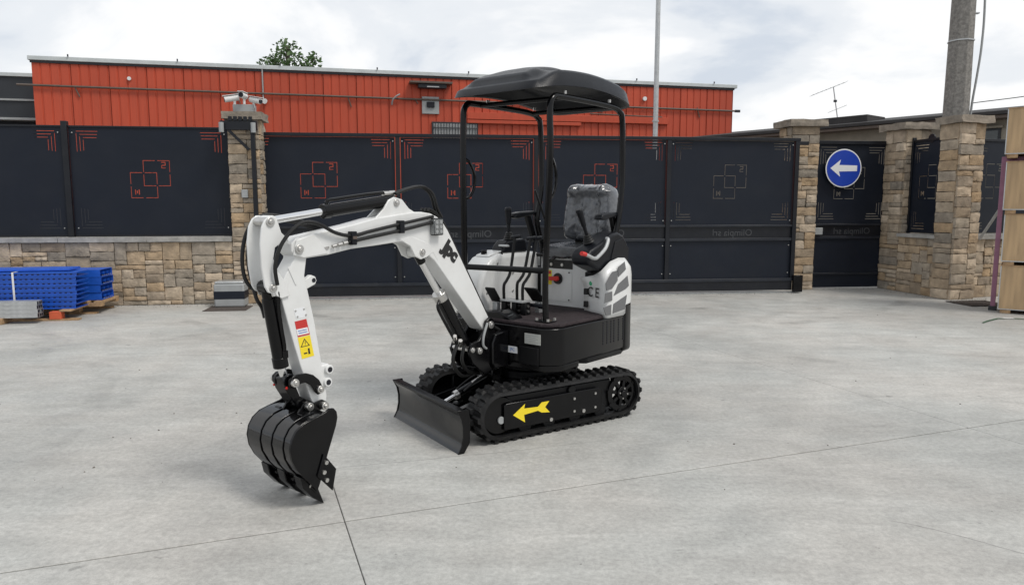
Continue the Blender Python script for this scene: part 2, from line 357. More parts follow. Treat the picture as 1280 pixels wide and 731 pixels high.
# ------------------------------------------------------------------ stone work
def ashlar(W, H, cell, wr, hr, rnd):
    nx, nz_ = max(1, round(W / (cell * 1.15))), max(1, round(H / (cell * .92)))
    cx_, cz_ = W / nx, H / nz_
    used = [[False] * nx for _ in range(nz_)]; res = []
    for j in range(nz_):
        for i in range(nx):
            if used[j][i]: continue
            w = rnd.randint(*wr); h = rnd.choice(hr)
            w_ = 0
            while w_ < w and i + w_ < nx and not used[j][i + w_]: w_ += 1
            if i + w_ < nx and not used[j][i + w_] and (i + w_ + 1 >= nx or used[j][i + w_ + 1]): w_ += 1
            h = min(h, nz_ - j)
            if nz_ - j - h == 1: h += 1
            for a in range(h):
                for b in range(w_): used[j + a][i + b] = True
            res.append((i * cx_, (i + w_) * cx_, j * cz_, (j + h) * cz_))
    return res
def stone(parent, mat4, u0, u1, z0, z1, rnd, joint=.0042, back=.07):
    u0 += joint; u1 -= joint; z0 += joint; z1 -= joint
    nu, nv = (6, 5) if (u1 - u0) > .13 else (5, 4)
    seed = rnd.uniform(0, 100); pr_ = rnd.uniform(.0, .014); tilt = rnd.uniform(-.05, .05); tilt2 = rnd.uniform(-.07, .07)
    vv = []; ff = []
    for j in range(nv):
        for i in range(nu):
            a, b = i / (nu - 1), j / (nv - 1)
            u = u0 + (u1 - u0) * a; z = z0 + (z1 - z0) * b
            edge = min(a, 1 - a, b, 1 - b) < .01
            n = noise.noise(Vector((u * 9 + seed, z * 9, seed)))
            n2 = noise.noise(Vector((u * 23 + seed, z * 23, seed)))
            o = pr_ + (u - (u0 + u1) / 2) * tilt + (z - (z0 + z1) / 2) * tilt2 + .012 * n + .010 * n2 + (.0 if edge else .007)
            ju, jz = rnd.uniform(-.004, .004), rnd.uniform(-.004, .004)
            vv.append(mat4 @ Vector((u + ju, -o, z + jz)))
    nf = nu * nv
    for j in range(nv - 1):
        for i in range(nu - 1): ff.append((j * nu + i, j * nu + i + 1, (j + 1) * nu + i + 1, (j + 1) * nu + i))
    ringi = list(range(nu)) + [j * nu + nu - 1 for j in range(1, nv)] + [(nv - 1) * nu + i for i in range(nu - 2, -1, -1)] + [j * nu for j in range(nv - 2, 0, -1)]
    inv = mat4.inverted()
    for k in ringi:
        p = inv @ vv[k]; vv.append(mat4 @ Vector((p.x, back, p.z)))
    m = len(ringi)
    for k in range(m): ff.append((ringi[k], nf + k, nf + (k + 1) % m, ringi[(k + 1) % m]))
    b = MB(); b.add(vv, ff)
    return b.build('stone', M['stone'], parent, sharp=14)
def face(origin, deg):      # local frame: x along the face, y into the wall
    return Matrix.Translation(Vector(origin)) @ Matrix.Rotation(R(deg), 4, 'Z')
def stone_face(parent, mat4, W, z0, z1, seed, cell=.072, wr=(2, 4), hr=(1, 2, 2, 2, 3), skip=None):
    rnd = random.Random(seed)
    for (a, b, c, d) in ashlar(W, z1 - z0, cell, wr, hr, rnd):
        if skip and skip(a, b, c + z0, d + z0): continue
        stone(parent, mat4, a, b, c + z0, d + z0, rnd)
def rough_slab(name, x0, x1, y0, y1, z0, z1, mat, parent, amp=.012, seed=0, nx=10, ny=6):
    bm = bmesh.new(); bmesh.ops.create_cube(bm, size=1)
    bmesh.ops.subdivide_edges(bm, edges=bm.edges, cuts=5, use_grid_fill=True)
    for v in bm.verts:
        p = Vector((x0 + (v.co.x + .5) * (x1 - x0), y0 + (v.co.y + .5) * (y1 - y0), z0 + (v.co.z + .5) * (z1 - z0)))
        n = noise.noise_vector(p * 7 + Vector((seed, 0, 0))) + .5 * noise.noise_vector(p * 17 + Vector((seed, 3, 0)))
        p += Vector((n.x * amp * 1.6, n.y * amp * 1.6, n.z * amp)); v.co = p
    me = bpy.data.meshes.new(name); bm.to_mesh(me); bm.free()
    me.polygons.foreach_set('use_smooth', [True] * len(me.polygons)); me.set_sharp_from_angle(angle=R(40))
    return obj(name, me, mat, parent)
def pillar(name, loc, deg, W, D, H, label, seed, cap_over=.06, faces='flr', cap_h=.11, cell=.078):
    t = empty(name, loc, R(deg)); tag(t, label, 'pillar', 'stone pillars along the yard boundary')
    MB().box(.03, W - .03, .03, D - .03, -.05, H).build('core', M['mortar'], t, sharp=0)
    if 'f' in faces: stone_face(t, face((0, 0, 0), 0), W, 0, H, seed, cell, (2, 4), (1, 2, 2))
    if 'l' in faces: stone_face(t, face((0, D, 0), -90), D - .03, 0, H, seed + 1, cell, (2, 3), (1, 2, 2))
    if 'r' in faces: stone_face(t, face((W, .03, 0), 90), D - .03, 0, H, seed + 2, cell, (2, 3), (1, 2, 2))
    rough_slab('cap', -cap_over, W + cap_over, -cap_over, D + cap_over, H, H + cap_h, M['cap'], t, .014, seed)
    return t

# slots cut through the sheet: list of (x0,x1,z0,z1)
def logo_slots(cx):
    t = .0042; S = []
    def square(x0, z0, w):
        x1, z1 = x0 + w, z0 + w; g = .018; mx, mz = (x0 + x1) / 2, (z0 + z1) / 2
        for z in (z0, z1): S.append((x0 - t, mx - g, z - t, z + t)); S.append((mx + g, x1 + t, z - t, z + t))
        for x in (x0, x1): S.append((x - t, x + t, z0 + t, mz - g)); S.append((x - t, x + t, mz + g, z1 - t))
    square(cx - .315, 1.57, .365); square(cx - .13, 1.745, .365)
    x, z, q = cx + .12, 2.0, .011            # letter seen from behind
    S += [(x, x + .06, z + .08, z + .08 + q), (x + .05, x + .05 + q, z + .045, z + .08), (x + .005, x + .06, z + .038, z + .045 + .004), (x, x + q, z + .008, z + .038), (x, x + .06, z, z + q * .7)]
    x, z = cx - .265, 1.615
    S += [(x, x + .014, z, z + .075), (x + .026, x + .04, z + .02, z + .06), (x + .052, x + .066, z, z + .075)]
    return S
def corner_slots(x0, x1, z0, z1):
    S = []; t = .0041
    for sx in (0, 1):
        for sz in (0, 1):
            for k in range(3):
                o = .045 * k; ln = .29 - .035 * k
                X = (x0 + o) if sx == 0 else (x1 - o); d = 1 if sx == 0 else -1
                Z = (z0 + o) if sz == 0 else (z1 - o); e_ = 1 if sz == 0 else -1
                a, b = sorted((X, X + d * (ln - o * .4))); S.append((a, b, Z - t, Z + t))
                a, b = sorted((Z + e_ * .03, Z + e_ * (ln - o * .4))); S.append((X - t, X + t, a, b))
    return S
def slotted_sheet(name, x0, x1, z0, z1, y, slots, mat, parent):
    xs = {x0, x1}; zs = {z0, z1}
    sl = [s for s in slots if s[0] > x0 and s[1] < x1 and s[2] > z0 and s[3] < z1]
    for s in sl: xs |= {round(s[0], 4), round(s[1], 4)}; zs |= {round(s[2], 4), round(s[3], 4)}
    xs, zs = sorted(xs), sorted(zs)
    vid = {}; b = MB()
    def V(i, k):
        if (i, k) not in vid: vid[(i, k)] = len(b.v); b.v.append((xs[i], y, zs[k]))
        return vid[(i, k)]
    for i in range(len(xs) - 1):
        for k in range(len(zs) - 1):
            mx, mz = (xs[i] + xs[i + 1]) / 2, (zs[k] + zs[k + 1]) / 2
            if any(s[0] < mx < s[1] and s[2] < mz < s[3] for s in sl): continue
            b.f.append((V(i, k), V(i + 1, k), V(i + 1, k + 1), V(i, k + 1)))
    me = b.mesh(name, recalc=True, sharp=0)
    o = obj(name, me, mat, parent); md = o.modifiers.new('thickness', 'SOLIDIFY'); md.thickness = .004; md.offset = 0
    return o
def bolt(parent, x, y, z, r=.011, mat=None):
    MB().cyl((x, y, z), (x, y - .012, z), r, r * .8, 8).build('bolt', mat or M['steel'], parent)

# ------------------------------------------------------------------ left stone wall with fence panels on top
WP, WD = (-4.39, 10.72, 0), 8.0
lw = empty('stone_wall', WP, R(WD)); tag(lw, 'low rubble stone wall with cement coping under the dark fence at left', 'wall')
MB().box(-4.8, .55, .03, .32, -.05, .93).build('core', M['mortar'], lw, sharp=0)
stone_face(lw, face((-4.8, 0, 0), 0), 5.04, 0, .925, 11)
x = -4.8
for w in (1.35, 1.3, 1.2, 1.19):
    rough_slab('coping_slab', x + .003, x + w - .003, -.05, .34, .93, 1.0, M['coping'], lw, .004, x); x += w
p1 = pillar('stone_pillar', (Vector(WP) + Matrix.Rotation(R(WD), 3, 'Z') @ Vector((.245, -.02, 0))), WD, .44, .42, 2.70,
            'stone pillar with flat cap carrying security cameras, between left fence and sliding gate', 31)

lf = empty('fence', (Vector(WP) + Matrix.Rotation(R(WD), 3, 'Z') @ Vector((0, .17, 0))), R(WD))
tag(lf, 'dark blue-grey sheet metal fence with cut-out corner lines on the left stone wall', 'fence')
for a, b in ((-4.5, -2.08), (-1.99, .205)):
    slotted_sheet('panel', a, b, 1.03, 2.575, 0, logo_slots((a + b) / 2 + .02) + corner_slots(a + .10, b - .10, 1.13, 2.52), M['gate'], lf)
    MB().box(a, b, -.02, .02, 2.575, 2.60).build('top_rail', M['gateframe'], lf, .002)
    MB().box(a, b, -.02, .02, 1.005, 1.03).build('bottom_rail', M['gateframe'], lf, .002)
    for bx in (a + .05, b - .05):
        for bz in (1.13, 2.5): bolt(lf, bx, -.002, bz)
for px in (-2.035, .245):
    MB().box(px - .04, px + .04, -.045, .035, 1.0, 2.66 if px < -1 else 2.60).build('post', M['gateframe'], lf, .003)

# roller bracket of the gate on the pillar + cameras
def rel(P, deg, v): return Vector(P) + Matrix.Rotation(R(deg), 3, 'Z') @ Vector(v)
br = empty('gate_roller_bracket', rel(WP, WD, (.26, -.08, 2.4)), R(WD)); tag(br, 'black steel roller bracket bolted across the camera pillar top', 'bracket')
MB().box(-.09, .42, -.05, .03, .14, .27).build('beam', M['gateframe'], br, .004)
for rx in (-.06, .38): MB().cyl((rx, -.09, .10), (rx, -.09, .24), .035).build('roller', M['grey'], br, .003)
for k in range(5): MB().box(.03 + k * .07, .08 + k * .07, -.06, -.04, .27, .33).build('rib', M['gateframe'], br)
MB().bar((.02, -.03, .14), (.30, -.03, -.14), .03, .04).build('brace', M['gateframe'], br)
MB().box(.33, .39, -.06, 0, -1.9, .14).build('upright', M['gateframe'], br, .003)
tag(MB().box(-.045, .045, -.02, .02, -.06, .06).build('junction_box', M['grey'], None, .006), 'small white junction box on the camera pillar face', 'junction box')
jb = bpy.data.objects['junction_box']; jb.location = rel(WP, WD, (.46, -.055, 1.63)); jb.rotation_euler.z = R(WD)
mb_ = MB().box(-.15, .15, -.09, .09, 0, .12).build('camera_box', M['grey'], None, .008)
tag(mb_, 'grey metal equipment box on the left pillar cap', 'box'); mb_.location = rel(WP, WD, (.46, .18, 2.81)); mb_.rotation_euler.z = R(WD)
for (ox, oy, oz, yaw, lab) in ((-.15, .10, .02, 205, 'white security camera on pillar pointing left'), (.01, .08, .05, -88, 'white security camera on pillar facing the yard with dark lens'), (.17, .10, .0, -28, 'white security camera on pillar pointing right')):
    c = empty('security_camera', rel(WP, WD, (.46 + ox, oy, 2.935 + oz)), R(yaw)); tag(c, lab, 'camera', 'security cameras on the pillar')
    dz = .03 if yaw != -88 else .0
    MB().cyl((-.09, 0, .065 + dz * .4), (.11, 0, .065 - dz), .043, n=16).build('body', M['camwhite'], c, .004)
    MB().bar((-.09, 0, .112 + dz * .4), (.14, 0, .112 - dz), .085, .008).build('sun_hood', M['camwhite'], c, .003)
    MB().cyl((.11, 0, .065 - dz), (.114, 0, .065 - dz), .036, n=16).build('lens', M['hole'], c)
    MB().cyl((-.03, 0, -.05), (-.03, 0, .04), .018, n=10).build('bracket', M['camwhite'], c)

# ------------------------------------------------------------------ sliding gate
GP, GD = (-1.965, 11.33, 0), 6.7
sg = empty('sliding_gate', GP, R(GD)); tag(sg, 'long dark blue-grey sliding gate of four cut-out sheet panels on a bottom rail', 'gate')
edges = [-2.12, .20, 2.36, 4.525, 6.70]
for k in range(4):
    a, b = edges[k], edges[k + 1]
    slotted_sheet('panel', a + .045, b - .045, 1.14, 2.494, .0, logo_slots((a + b) / 2) + corner_slots(a + .11, b - .11, 1.22, 2.46), M['gate'], sg)
    MB().box(a + .03, b - .03, -.002, .002, .92, 1.105).build('name_band', M['gateframe'], sg)
    MB().box(a + .03, b - .03, -.002, .002, .25, .875).build('lower_panel', M['gate'], sg)
    lettering('lettering', 'Olimpia srl', .155, M['lettering'], sg, ((a + b) / 2 + .03, -.006, 1.005), (-1, 0, 0), (0, 0, 1), .0008)
    for bx in (a + .07, b - .07):
        for bz in (1.21, 2.44, .80, .34): bolt(sg, bx, -.002, bz)
    MB().box(a + .035, b - .035, -.035, .03, 1.105, 1.14).build('mid_rail', M['gaterail'], sg, .003)
    MB().box(a + .035, b - .035, -.035, .03, .875, .92).build('mid_rail', M['gaterail'], sg, .003)
for x in edges:
    MB().box(x - .034, x + .034, -.045, .035, .22, 2.50).build('post', M['gateframe'], sg, .003)
MB().box(-2.16, 6.745, -.05, .04, 2.50, 2.55).build('top_rail', M['gateframe'], sg, .004)
MB().box(-2.16, 6.745, -.06, .05, .20, .25).build('bottom_chord', M['gaterail'], sg, .004)
MB().box(-2.16, 6.70, -.045, .045, .05, .199).build('bottom_beam', M['gateframe'], sg, .004)
MB().box(6.70, 6.86, -.11, -.05, .02, .30).build('end_stop', M['black'], sg, .006)
MB().box(6.74, 6.90, -.02, .02, 2.44, 2.50).build('guide_pin', M['gateframe'], sg, .004)
rail = MB().box(-2.6, 6.9, -.02, .02, 0, .022).build('gate_track', M['galv'], None, .003)
tag(rail, 'thin steel ground rail under the sliding gate', 'rail'); rail.location = GP; rail.rotation_euler.z = R(GD)

# ------------------------------------------------------------------ pillar, pedestrian gate, right-hand wall
PP, PD = (4.93, 12.64, 0), 6.7
pillar('stone_pillar', rel(PP, PD, (-.20, -.16, 0)), PD, .48, .45, 2.78, 'stone pillar with grey cap between sliding gate and sign gate', 51, cap_over=.09)
pg = empty('pedestrian_gate', PP, R(PD)); tag(pg, 'narrow dark metal gate leaf behind the round blue sign', 'gate')
slotted_sheet('panel', .34, 1.66, 1.14, 2.50, 0, logo_slots(1.0) + corner_slots(.41, 1.58, 1.22, 2.45), M['gate'], pg)
MB().box(.34, 1.66, -.002, .002, .92, 1.105).build('name_band', M['gateframe'], pg)
MB().box(.34, 1.66, -.002, .002, .28, .875).build('lower_panel', M['gate'], pg)
MB().box(.34, 1.66, -.003, .003, .02, .245).build('kick_plate', M['gate'], pg)
for z0, z1 in ((1.105, 1.14), (.875, .92), (.245, .28)): MB().box(.34, 1.66, -.035, .03, z0, z1).build('rail', M['gaterail'], pg, .003)
for x in (.31, 1.69): MB().box(x - .03, x + .03, -.045, .035, .02, 2.5).build('post', M['gateframe'], pg, .003)
MB().box(.28, 1.72, -.05, .04, 2.5, 2.56).build('top_rail', M['gateframe'], pg, .003)
MB().box(.33, .47, -.08, -.036, .95, 1.07).build('lock_case', M['grey'], pg, .006)
lettering('lettering', 'Olimpia srl', .155, M['lettering'], pg, (1.05, -.006, 1.005), (-1, 0, 0), (0, 0, 1), .0008)
for bz in (1.21, 2.44, .80, .34): bolt(pg, 1.62, -.002, bz)

rs = empty('round_sign', rel(PP, PD, (.785, -.09, 2.09)), R(PD)); tag(rs, 'round blue road sign with white left arrow hung on gate', 'sign')
MB().cyl((0, 0, 0), (0, .004, 0), .328, n=48).build('sign_plate', M['signwhite'], rs, .001)
MB().cyl((0, -.0035, 0), (0, -.0005, 0), .308, n=48).build('blue_disc', M['signblue'], rs)
MB().prism([(-.245, 0), (-.06, .145), (-.085, .055), (.245, .048), (.245, -.048), (-.085, -.055), (-.06, -.145)], -.006, -.004).build('arrow', M['signwhite'], rs)
MB().box(-.02, .02, .006, .045, -.25, .25).build('bracket', M['galv'], rs)

RP, RD = (6.54, 12.63, 0), -79.0
pillar('stone_pillar', rel(RP, RD, (-.18, .0, 0)), RD, .46, .5, 2.72, 'set back stone pillar right of the pedestrian gate', 71, faces='flr', cap_over=.085)
rw = empty('stone_wall', RP, R(RD)); tag(rw, 'low stone wall running towards the pole pillar at right', 'wall')
MB().box(.28, 1.19, .03, .34, -.05, .93).build('core', M['mortar'], rw, sharp=0)
stone_face(rw, face((.285, 0, 0), 0), .92, 0, .93, 81)
rough_slab('coping_slab', .285, 1.19, -.05, .36, .93, .985, M['coping'], rw, .005, 4)
rf = empty('fence', rel(RP, RD, (0, .16, 0)), R(RD)); tag(rf, 'short dark cut-out fence panel between the two right pillars', 'fence')
slotted_sheet('panel', .29, 1.22, 1.0, 2.5, 0, [s for s in logo_slots(.80)] + corner_slots(.36, 1.16, 1.07, 2.44), M['gate'], rf)
MB().box(.29, 1.22, -.02, .02, 2.50, 2.54).build('top_rail', M['gateframe'], rf, .003)
MB().box(.285, .325, -.03, .03, .99, 2.58).build('post', M['gateframe'], rf, .003)
MB().cyl((.70, -.01, 2.54), (.70, .01, 2.54), .07, n=20).build('roundel', M['gateframe'], rf)
# corner pillar with pole behind
CPD = 17.0
cp = pillar('stone_pillar', (6.79, 11.14, 0), CPD, .48, .36, 2.70, 'nearest stone pillar at the wall corner in front of concrete pole', 91, faces='flr', cap_over=.07, cell=.086)
rw2 = empty('stone_wall', (6.79, 11.14, 0), R(CPD)); tag(rw2, 'low stone wall behind the wooden crates at right edge', 'wall')
MB().box(.52, 2.6, .15, .42, -.05, .93).build('core', M['mortar'], rw2, sharp=0)
stone_face(rw2, face((.52, .12, 0), 0), 2.1, 0, .93, 95)
for k in range(2): rough_slab('coping_slab', .52 + k * 1.05, 1.56 + k * 1.05, .06, .46, .93, 1.0, M['coping'], rw2, .005, 8 + k)
rf2 = empty('fence', rel((6.79, 11.14, 0), CPD, (0, .28, 0)), R(CPD)); tag(rf2, 'dark cut-out fence panel partly hidden by wooden crates', 'fence')
slotted_sheet('panel', .52, 2.6, 1.02, 2.46, 0, logo_slots(1.02) + corner_slots(.60, 2.5, 1.09, 2.4), M['gate'], rf2)
MB().box(.52, 2.6, -.02, .02, 2.46, 2.5).build('top_rail', M['gateframe'], rf2, .003)
# rubble steps: drain grate
gr = empty('drain_grate', (6.98, 10.72, 0.002), R(8)); tag(gr, 'rusty square drain grate set in concrete by the corner pillar', 'grate')
MB().box(-.33, .33, -.26, .26, -.002, .002).build('pit', M['hole'], gr)
for k in range(13): MB().box(-.33 + k * .0525, -.30 + k * .0525, -.25, .25, .003, .008).build('grate_bar', M['grate'], gr)
for y in (-.26, -.09, .09, .25): MB().box(-.34, .34, y - .012, y + .012, .0085, .0125).build('cross_bar', M['grate'], gr)

# ------------------------------------------------------------------ concrete pole, wires, lamp pole
pole = empty('utility_pole', (7.47, 12.45, 0)); tag(pole, 'thick tapered rough concrete utility pole behind corner pillar', 'pole')
MB().cyl((0, 0, 0), (.0, 0, 11), .228, .13, 8).build('shaft', M['polec'], pole, .01)
MB().cyl((0, 0, 4.15), (0, 0, 4.17), .205, .205, 8).build('band', M['galv'], pole)
MB().tube([(.21, -.06, 2.6), (.215, -.07, 3.1), (.26, -.08, 3.6), (.30, -.08, 4.1), (.31, -.06, 4.8), (.24, -.02, 6.5)], .018).build('cable_duct', M['grey'], pole)
MB().box(.16, .26, -.03, .03, 4.6, 4.62).build('clamp', M['galv'], pole)
wire = MB().tube([(7.68, 12.4, 3.15), (9.5, 11.9, 3.4), (14, 10.6, 4.3)], .007, 6).build('wire', M['hose'], None); tag(wire, 'thin black wire running right from the concrete pole', 'wire')
lp = empty('lamp_post', (2.72, 14.0, 0)); tag(lp, 'slim grey metal post rising in front of the orange building', 'post')
MB().cyl((0, 0, 0), (0, 0, 7.2), .052, .04, 14).build('shaft', M['galv'], lp)
MB().cyl((0, 0, 3.02), (0, 0, 3.05), .062, n=14).build('collar', M['galv'], lp)

# ------------------------------------------------------------------ orange building
BP, BD = (-12.488, 19.358, 0), 13.3
ob = empty('warehouse', BP, R(BD)); tag(ob, 'long low orange-red metal clad warehouse behind the fence', 'building')
BW = 20.19; HB = 5.18
MB().box(.04, BW - .04, .06, 9.0, 0, HB - .02).build('wall', M['orange'], ob, sharp=0)
npan = 22; pw = BW / npan
def clad_mesh(z0, z1):
    pts = []; n = 4; w = pw - .012
    for k in range(n):
        a = k * w / n; bb = (k + 1) * w / n
        pts += [(a, 0), (bb - .045, 0), (bb - .036, .017), (bb - .010, .017)]
    pts += [(w, 0), (w, .05), (0, .05)]
    return MB().prism(pts, z0, z1, 'z').mesh('cladding_panel', sharp=0)
cmesh = clad_mesh(0, HB); cmesh.materials.append(M['orange'])
for k in range(npan):
    o = bpy.data.objects.new('cladding_panel', cmesh); col.objects.link(o); o.parent = ob; o.location = (k * pw + .006, 0, 0)
MB().box(-.02, BW + .02, -.04, -.001, 0, 1.52).build('plinth', M['dgrey'], ob, .005)
MB().box(-.06, BW + .10, -.07, 9.1, HB, HB + .11).build('roof_edge', M['trim'], ob, .01)
MB().box(-.02, BW + .02, -.03, 0, HB - .06, HB - .001).build('flashing', M['dgrey'], ob)
MB().cyl((-.35, -.06, 4.545), (BW + .18, -.06, 4.46), .028, n=8).build('conduit', M['pipe'], ob)
for x, d in ((1.0, .25), (5.0, .3), (8.0, .3), (9.9, .15), (15.6, .25), (18.9, .3)):
    MB().cyl((x, -.05, 4.53), (x + .1, -.03, 4.53 - d), .018, n=6).build('conduit_drop', M['pipe'], ob)
MB().box(BW + .05, BW + .22, -.09, -.03, 4.42, 4.50).build('conduit_end', M['dgrey'], ob)
# awning box and vent
MB().box(9.75, 10.98, -.35, -.001, 4.93, 4.985).build('lamp_canopy', M['pipe'], ob, .004)
MB().box(10.0, 10.82, -.26, -.02, 4.81, 4.925).build('floodlight', M['dgrey'], ob, .01)
MB().box(10.25, 10.6, -.265, -.262, 4.83, 4.86).build('floodlight_glass', M['signwhite'], ob)
MB().box(10.12, 10.62, -.05, -.001, 4.10, 4.59).build('vent_plate', M['grey'], ob, .005)
MB().box(10.26, 10.48, -.10, -.051, 4.28, 4.44).build('vent_hood', M['hole'], ob, .004)
wnd = MB().box(10.40, 11.78, -.05, -.001, 3.0, 3.88).build('window', M['dgrey'], ob, .004)
MB().box(10.45, 11.73, -.055, -.051, 3.05, 3.83).build('pane', M['grey'], wnd)
for k in range(15): MB().cyl((10.50 + k * .085, -.08, 3.02), (10.50 + k * .085, -.08, 3.86), .01, n=6).build('window_bar', M['dgrey'], wnd)
MB().box(10.42, 11.76, -.09, -.07, 3.70, 3.72).build('window_crossbar', M['dgrey'], wnd)
# raised band with awning rail
MB().box(11.45, 17.9, -.10, -.001, 3.98, 4.18).build('fascia_band', M['orange'], ob, .006)
MB().box(11.45, 15.0, -.10, -.001, 3.86, 3.96).build('awning_housing', M['orange'], ob, .01)
MB().cyl((15.3, -.05, 4.24), (17.7, -.05, 4.20), .02, n=6).build('awning_bar', M['pipe'], ob)
MB().cyl((5.71, -.04, 5.18), (5.71, -.04, 4.34), .02, n=8).build('downpipe', M['grey'], ob)
MB().cyl((5.75, -.04, 4.32), (5.75, -.16, 4.30), .07, n=12).build('wall_lamp', M['camwhite'], ob)
MB().tube([(9.25, -.04, 4.33), (9.27, -.1, 4.45), (9.36, -.14, 4.55), (9.48, -.15, 4.62)], .022).build('bent_pipe', M['grey'], ob)
MB().cyl((17.1, -.01, 4.75), (17.1, -.07, 4.75), .065, n=14).build('bulkhead_lamp', M['camwhite'], ob)
MB().cyl((2.32, -.01, 4.80), (2.32, -.05, 4.80), .05, n=10).build('small_lamp', M['camwhite'], ob)
for k in range(8): MB().cyl((.9 + k * 2.65, -.09, 5.29), (.9 + k * 2.65, -.09, 5.35), .02, n=6).build('roof_clip', M['dgrey'], ob)

db = empty('annex_building', rel(BP, BD, (-9.2, 1.0, 0)), R(BD)); tag(db, 'charcoal flat roofed annex at far left of the orange warehouse', 'building')
MB().box(0, 9.1, 0, 7, 0, 4.90).build('wall', M['dgrey'], db, sharp=0)
MB().box(-.05, 9.12, -.06, 7, 4.90, 5.0).build('roof_edge', M['trim'], db, .008)
MB().box(0, 9.1, -.05, -.001, 4.26, 4.31).build('ledge', M['grey'], db)
MB().box(0, 9.1, -.35, -.001, 3.72, 3.78).build('canopy', M['grey'], db)
MB().box(.2, 9.05, -.02, -.001, 2.0, 3.70).build('shutter', M['hole'], db)

# ------------------------------------------------------------------ beige building to the right
EP, ED = (8.894, 19.0, 0), -51.4
eb = empty('beige_building', EP, R(ED)); tag(eb, 'low aged beige building with dark sloping eaves behind right pillars', 'building')
MB().box(-9.5, 9, 0, 7, 0, 3.42).build('wall', M['beige'], eb, sharp=0)
rfo = MB().prism([(-.45, 3.42), (-.45, 3.50), (3.5, 4.0), (7.3, 3.5), (7.3, 3.42)], -9.7, 9.2, 'x').build('roof', M['roofdark'], eb, .01)
MB().box(-9.7, 9.2, -.40, -.02, 3.34, 3.415).build('gutter', M['pipe'], eb, .01)
MB().box(-1.45, .1, .3, 1.3, 3.45, 3.78).build('roof_hatch', M['roofdark'], eb, .02)
for wx in (2.75, 3.55): 
    w_ = MB().box(wx, wx + .5, -.03, .0, 2.75, 3.16).build('window', M['dgrey'], eb, .004)
    MB().box(wx + .05, wx + .45, -.036, -.031, 2.80, 3.11).build('pane', M['glass'], w_)
    MB().box(wx - .05, wx + .55, -.10, -.001, 3.165, 3.21).build('lintel', M['beige'], w_)
an = empty('tv_antenna', rel(EP, ED, (-1.0, .9, 3.75))); tag(an, 'thin leaning television aerial on the beige roof', 'antenna')
MB().cyl((0, 0, 0), (-.17, 0, .90), .014, n=6).build('mast', M['galv'], an)
MB().cyl((-.75, 0, .68), (.20, .1, 1.05), .008, n=6).build('boom_bar', M['galv'], an)
MB().cyl((-.28, 0, .22), (.22, 0, .42), .007, n=6).build('lower_bar', M['galv'], an)
for k in range(9):
    c = Vector((-.75, 0, .68)).lerp(Vector((.20, .1, 1.05)), k / 8); MB().cyl(c + Vector((-.03, -.22, 0)), c + Vector((.03, .22, 0)), .004, n=5).build('element', M['galv'], an)
MB().box(-.14, -.06, -.02, .02, .50, .56).build('junction', M['dgrey'], an)
MB().box(-.12, .10, -.06, .06, -.1, .06).build('foot', M['galv'], an)

# ------------------------------------------------------------------ tree behind the warehouse
def tree(loc, label, H, lobes, seed):
    rnd = random.Random(seed); t = empty('tree', loc); tag(t, label, 'tree')
    tr = MB(); tr.tube([(0, 0, 0), (.1, 0, H * .4), (0, .05, H * .7), (.05, 0, H * .97)], .09, 8)
    for (x, y, z, r) in lobes: tr.tube([(0, 0, z - 1.6), (x * .5, y * .5, z - .6), (x, y, z)], .035, 5)
    tr.build('trunk', M['bark'], t)
    b = MB()
    for (x, y, z, r) in lobes:
        for k in range(int(820 * r * r)):
            while True:
                d = Vector((rnd.uniform(-1, 1), rnd.uniform(-1, 1), rnd.uniform(-1, 1)))
                if .1 < d.length < 1: break
            if noise.noise(d * 2.2 + Vector((x * 3, y, z))) < -.12: continue
            p = Vector((x, y, z)) + d * r
            a = Vector((rnd.gauss(0, 1), rnd.gauss(0, 1), rnd.gauss(0, .6))).normalized(); c = a.orthogonal().normalized()
            c.rotate(Matrix.Rotation(rnd.uniform(0, 6.3), 3, a)); s_ = rnd.uniform(.06, .12)
            b.add([p - a * s_, p + c * s_ * .55, p + a * s_, p - c * s_ * .55], [(0, 1, 2, 3)])
    b.build('crown', M['leaf'], t, sharp=0)
tree((-9.05, 30, 0), 'leafy green treetop showing above the orange warehouse roof', 8.0,
     [(.0, 0, 7.45, .62), (-.1, .3, 7.0, .8), (-.85, .1, 6.85, .5), (.95, 0, 7.0, .48), (.55, .2, 6.6, .5), (1.1, .1, 7.3, .28), (-.55, 0, 7.2, .38), (.1, 0, 6.2, .9), (1.0, .1, 6.55, .5), (-.9, .1, 6.3, .5)], 5)

# ------------------------------------------------------------------ crates
CR = (6.66, 9.81, 0); CRD = -35.0
zs = [(.05, .655, 'bottom wooden crate of the stack at the right edge'), (.705, 1.345, 'second wooden crate from the bottom at the right edge'), (1.40, 2.045, 'third wooden crate from the bottom at the right edge'), (2.14, 2.745, 'topmost wooden crate of the stack at the right edge')]
for k, (z0, z1, lab) in enumerate(zs):
    c = empty('wooden_crate', rel(CR, CRD, (random.uniform(-.012, .012) - .022 * k, 0, z0 - .05)), R(CRD + random.uniform(-1, 1))); tag(c, lab, 'crate', 'stacked wooden crates'); h = z1 - z0
    MB().box(.006, 1.2, .006, .9, .05, .05 + h).build('box', M['wood'], c, .003)
    for x0, x1 in ((0, .012), (1.19, 1.205)): MB().box(x0, x1, 0, .02, .05, .05 + h).build('corner_strip', M['galv'], c)
    MB().box(0, 1.205, -.001, .906, .05 + h - .012, .05 + h + .002).build('lid', M['palletwood'], c)
    MB().box(0, 1.205, -.001, .02, .05, .062).build('lower_strip', M['galv'], c)
    for x in (.03, .55, 1.06): MB().box(x, x + .12, .01, .88, 0 if k else .0, .05).build('skid', M['palletwood'], c)
pf = empty('storage_rack', rel(CR, CRD, (-.09, .25, 0)), R(CRD)); tag(pf, 'pink painted steel rack standing behind the wooden crates', 'rack')
MB().box(-.01, .05, 0, .06, 0, 2.12).build('post', M['pink'], pf, .004)
